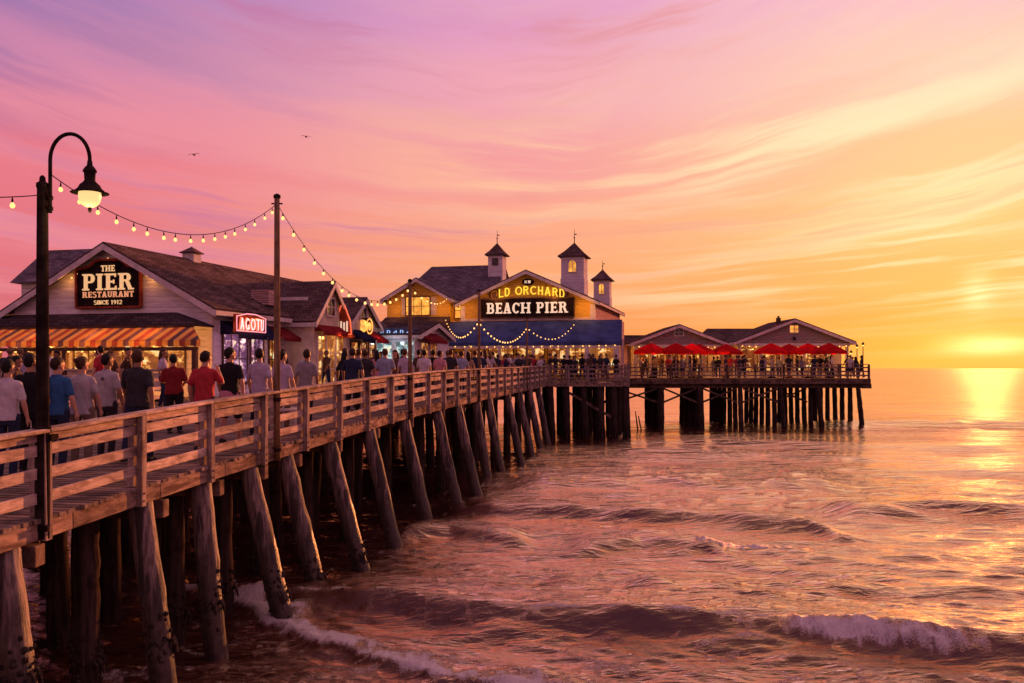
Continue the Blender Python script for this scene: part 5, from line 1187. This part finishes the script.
    for s_ in (-1, 1):
        a = Vector(J['ank', s_]); q = MB(); q.smooth = True; up_ = a.z-.085
        vs = []; 
        for yy, hw, hh in ((-.075, .028, .05), (-.05, .038, .075), (0, .040, .085), (.06, .042, .065), (.12, .045, .05), (.165, .036, .035), (.185, .015, .02)):
            for xx, zz in ((-hw, .002), (-hw, hh*.6), (-hw*.5, hh), (hw*.5, hh), (hw, hh*.6), (hw, .002)): vs.append((a.x+xx, a.y+yy, up_+zz))
        q.add(vs, [(i*6+k, i*6+(k+1) % 6, (i+1)*6+(k+1) % 6, (i+1)*6+k) for i in range(6) for k in range(6)]+[(0, 5, 4, 3, 2, 1), (36, 37, 38, 39, 40, 41)]); shoes.append(q.mesh('shoe', M['shoe']))
    eyes = []
    for s_ in (-1, 1): q = MB(); q.ball(Rh @ Vector((.031*s_, .090, 1.648)), (.011, .008, .007), 8, 6); eyes.append(q.mesh('eye', M['eye']))
    return dict(body=body, shirt=shirt, trousers=tro, hair=hair, shoes=shoes, eyes=eyes)
def A(ex, ey, ez, wx, wy, wz): return ((ex, ey, ez), (wx, wy, wz))
down = {-1: A(.245, -.03, 1.14, .265, .06, .90), 1: A(.245, -.02, 1.14, .262, .07, .90)}
swing = {-1: A(.245, .10, 1.15, .25, .24, .93), 1: A(.245, -.13, 1.15, .265, -.12, .90)}
hold = {-1: A(.25, .02, 1.15, .16, .24, 1.10), 1: A(.25, .02, 1.15, .16, .24, 1.10)}
elbow = {-1: A(.27, -.05, 1.15, .24, .18, 1.06), 1: A(.245, -.02, 1.14, .26, .07, .90)}
phone = {-1: A(.245, -.03, 1.14, .265, .06, .90), 1: A(.25, .10, 1.20, .13, .22, 1.42)}
PROTO = [make_person(dict(arms=down, head=-.35), 1.0, seed=1), make_person(dict(arms=swing, step=.20, head=.1), 1.02, seed=2),
         make_person(dict(arms=elbow, head=-.5, hem=.82), 1.0, True, False, 'bun', 3), make_person(dict(arms=hold, head=.25, tilt=-.1), 1.1, seed=4),
         make_person(dict(arms=down, step=.14, hem=.84), .95, True, False, 'long', 5), make_person(dict(arms=swing, step=.16, head=-.7), 1.0, shorts=True, seed=6),
         make_person(dict(arms=phone, head=-.2, tilt=-.12), .98, shorts=True, seed=7)]
SK = [(.42, .22, .14), (.50, .28, .19), (.30, .15, .09), (.22, .11, .07)]
HR = [(.018, .010, .008), (.03, .016, .010), (.06, .03, .015), (.012, .010, .010), (.11, .06, .03), (.17, .11, .06), (.10, .09, .085)]
COL = {'white': (.55, .50, .54), 'light grey': (.40, .37, .39), 'grey': (.24, .22, .24), 'charcoal': (.035, .034, .040), 'black': (.014, .013, .016), 'navy': (.022, .030, .065), 'blue': (.03, .11, .26),
       'red': (.42, .035, .045), 'dark red': (.20, .018, .02), 'lilac': (.42, .36, .46), 'khaki': (.20, .14, .10), 'pink': (.50, .22, .26), 'tan': (.32, .21, .13), 'pale blue': (.28, .32, .44), 'brown': (.09, .05, .035)}
def person(proto, loc, rotz, label, shirt, trousers, h=1.70, group=None, full=True, skin=None, hair=None):
    P = PROTO[proto]; rd = random.Random(hash((round(loc[0], 2), round(loc[1], 2))) & 0xffff)
    r = thing('person', label, 'person', loc, rotz, group); wd_ = rd.uniform(.94, 1.08); r.scale = (h/1.75*wd_, h/1.75*wd_, h/1.75); r.rotation_euler = (rd.uniform(-.035, .035), rd.uniform(-.03, .03), rotz)
    sk = skin if skin is not None else rd.choice(SK[:3]); hr = hair if hair is not None else rd.choice(HR)
    def ch(n, me, col):
        o = bpy.data.objects.new(n, me); C.objects.link(o); o.parent = r; o.color = (*col, 1); return o
    ch('body', P['body'], sk); ch('shirt', P['shirt'], COL[shirt]); ch('trousers', P['trousers'], COL[trousers]); ch('hair', P['hair'], hr)
    if full:
        for m_ in P['shoes']: ch('shoe', m_, (.03, .03, .035))
        for m_ in P['eyes']: ch('eye', m_, (.05, .03, .02))
    return r
near = [  # px, Y, height, proto, heading, shirt, trousers, label
    (7, 12.6, 1.67, 0, .05, 'white', 'navy', 'person in a white tee at the left edge, back turned'),
    (31, 13.1, 1.73, 0, .1, 'black', 'black', 'person all in black half hidden behind the street lamp'),
    (19, 17.2, 1.60, 4, -1.2, 'brown', 'navy', 'long-haired person in a dark top facing right, seen between the white and black shirts'),
    (57, 13.2, 1.68, 0, -.15, 'blue', 'navy', 'person in a bright blue tee just right of the street lamp'),
    (82, 13.8, 1.66, 2, .05, 'light grey', 'khaki', 'person in a light grey tee and khaki trousers, hair in a knot'),
    (107, 14.7, 1.69, 0, -.2, 'light grey', 'charcoal', 'person in a pale grey tee with a small print on the back'),
    (138, 14.2, 1.76, 1, .0, 'charcoal', 'navy', 'broad person in a charcoal tee walking away'),
    (175, 18.4, 1.60, 3, .15, 'dark red', 'black', 'person in a dark red tee before the end of the striped awning'),
    (204, 15.6, 1.71, 6, -.1, 'red', 'navy', 'person in a bright red tee raising a hand to the face'),
    (231, 16.6, 1.76, 5, .0, 'black', 'charcoal', 'person in a black tee with a pink cloth tied round the hips'),
    (260, 17.6, 1.73, 1, .05, 'lilac', 'black', 'broad person in a lilac tee left of the tallest pole'),
    (283, 18.9, 1.66, 0, -.3, 'lilac', 'khaki', 'person in a pale lilac tee right behind the tallest pole'),
    (305, 19.7, 1.68, 0, .1, 'grey', 'charcoal', 'person in a grey tee right of the tallest pole'),
    (343, 24.4, 1.62, 4, -.3, 'black', 'navy', 'small person in black left of the navy shirt past the grey one'),
    (353, 23.2, 1.67, 1, .1, 'navy', 'black', 'person in a navy shirt past the grey tee'),
    (358, 25.6, 1.66, 0, -.1, 'grey', 'navy', 'person in grey half hidden behind the navy shirt'),
    (366, 25.0, 1.64, 1, .2, 'charcoal', 'black', 'person in a charcoal shirt right of the navy one'),
    (375, 27.5, 1.62, 4, .5, 'pink', 'charcoal', 'long-haired person in pink left of the broad pale blue shirt'),
    (386, 25.6, 1.66, 3, .0, 'pale blue', 'navy', 'broad person in a pale blue shirt left of the pole before the yellow hall'),
    (397, 29.0, 1.64, 4, 2.6, 'brown', 'black', 'long-haired person in brown facing back, before the pale lit shop'),
    (406, 28.2, 1.66, 0, .3, 'lilac', 'navy', 'person in lilac touching the pole before the yellow hall'),
    (419, 32.0, 1.68, 0, .4, 'brown', 'black', 'tall person in brown right of the pole before the yellow hall'),
    (424, 28.6, 1.64, 1, -.2, 'white', 'navy', 'person in white right of the pole before the yellow hall'),
    (433, 31.0, 1.66, 3, .2, 'black', 'black', 'person in black between two pale shirts'),
    (440, 29.8, 1.62, 5, -.2, 'pink', 'khaki', 'person in a pink shirt and shorts, mid crowd'),
    (450, 31.2, 1.68, 0, .1, 'charcoal', 'black', 'person in a dark suit-like shirt before the blue awning corner'),
    (456, 34.0, 1.62, 4, 2.9, 'pale blue', 'navy', 'long-haired person in pale blue facing back'),
    (462, 32.4, 1.64, 2, .3, 'pale blue', 'charcoal', 'person in pale blue with hair in a knot left of the slim pole'),
    (468, 33.2, 1.62, 4, .1, 'tan', 'khaki', 'long-haired person in tan left of the slim pole'),
    (474, 35.0, 1.68, 1, .0, 'navy', 'black', 'person in navy close by the slim pole')]
for px, Y, h, pr, hd, sc, tc_, lab in near:
    p_ = person(pr, ((px-512)/F*Y, Y, deck(Y)), hd, lab, sc, tc_, h, 'people on the walkway', True, None, HR[int(px) % 4])
    if px == 231:
        q = MB(); q.smooth = True; loft(q, [(0, -.0, .72, .178, .135), (0, 0, .80, .19, .142), (0, 0, .90, .182, .134), (0, 0, .97, .168, .12)], 20); o = q.build('hip_wrap', M['cloth'], p_, local=True); o.color = (*COL['pink'], 1)
    if px == 107:
        q = MB(); q.ball((0, -.128, 1.33), (.035, .008, .03), 8, 6); o = q.build('back_print', M['cloth'], p_, local=True); o.color = (.12, .10, .12, 1)
far_cols = ['white', 'black', 'navy', 'charcoal', 'pale blue', 'tan', 'red', 'brown', 'lilac', 'black', 'charcoal', 'navy']
rd = random.Random(21); taken = []
def crowd(n, pxr, Yr, zone, group, zf, maxx=None):
    k = 0; tries = 0
    while k < n and tries < 4000:
        tries += 1; Y = rd.uniform(*Yr); px = rd.uniform(*pxr); X = (px-512)/F*Y
        if maxx is not None and X > maxx(Y): continue
        if any((X-a)**2+(Y-b_)**2 < .36**2 for a, b_ in taken): continue
        taken.append((X, Y)); c_ = rd.choice(far_cols); t_ = rd.choice(['black', 'navy', 'charcoal', 'khaki'])
        person(rd.randrange(7), (X, Y, zf(Y)), rd.choice([0, 0, .4, -.5, 1.4, 2.8, -1.5])+rd.uniform(-.3, .3), f'person in {c_} {zone}', c_, t_, rd.uniform(1.55, 1.74), group, False); k += 1
crowd(18, (250, 470), (30, 44), 'in the thick of the crowd before the shops', 'crowd before the shops', deck, lambda Y: edge(Y)-.9)
crowd(30, (478, 545), (36, 53), 'in the crowd before the blue awning', 'crowd before the blue awning', deck, lambda Y: edge(Y)-.6)
crowd(26, (520, 624), (55.8, 59.2), 'at the corner platform railing', 'crowd on the corner platform', lambda Y: zj, lambda Y: 6.7)
crowd(40, (634, 846), (65.2, 69.5), 'among the red parasols', 'guests among the parasols', lambda Y: DE, lambda Y: 25.2)
crowd(6, (846, 866), (65.2, 68), 'at the seaward tip of the deck', 'people at the tip', lambda Y: DE, lambda Y: 25.5)
crowd(10, (5, 200), (22, 28), 'standing before the striped awning', 'people before the restaurant', deck, None)

# ------------------------------------------------------------------ camera and render settings
cd = bpy.data.cameras.new('camera'); co_ = bpy.data.objects.new('camera', cd); C.objects.link(co_); S.camera = co_
co_.location = (0, 0, EYE); co_.rotation_euler = (math.pi/2, 0, 0); cd.sensor_width = 36; cd.lens = 36*F/1024
cd.shift_y = (368-341.5)/1024; cd.clip_start = .1; cd.clip_end = 20000
S.render.resolution_x, S.render.resolution_y = 1024, 683
S.render.engine = 'CYCLES'; S.cycles.max_bounces = 6; S.cycles.diffuse_bounces = 3; S.cycles.glossy_bounces = 3; S.cycles.caustics_reflective = False; S.cycles.caustics_refractive = False
S.cycles.sample_clamp_indirect = 4.0; S.cycles.sample_clamp_direct = 2.5; S.cycles.use_denoising = True; S.cycles.use_adaptive_sampling = True; S.cycles.adaptive_threshold = .015
S.view_settings.view_transform = 'Standard'; S.view_settings.look = 'None'; S.view_settings.exposure = EXPO; S.view_settings.gamma = 1
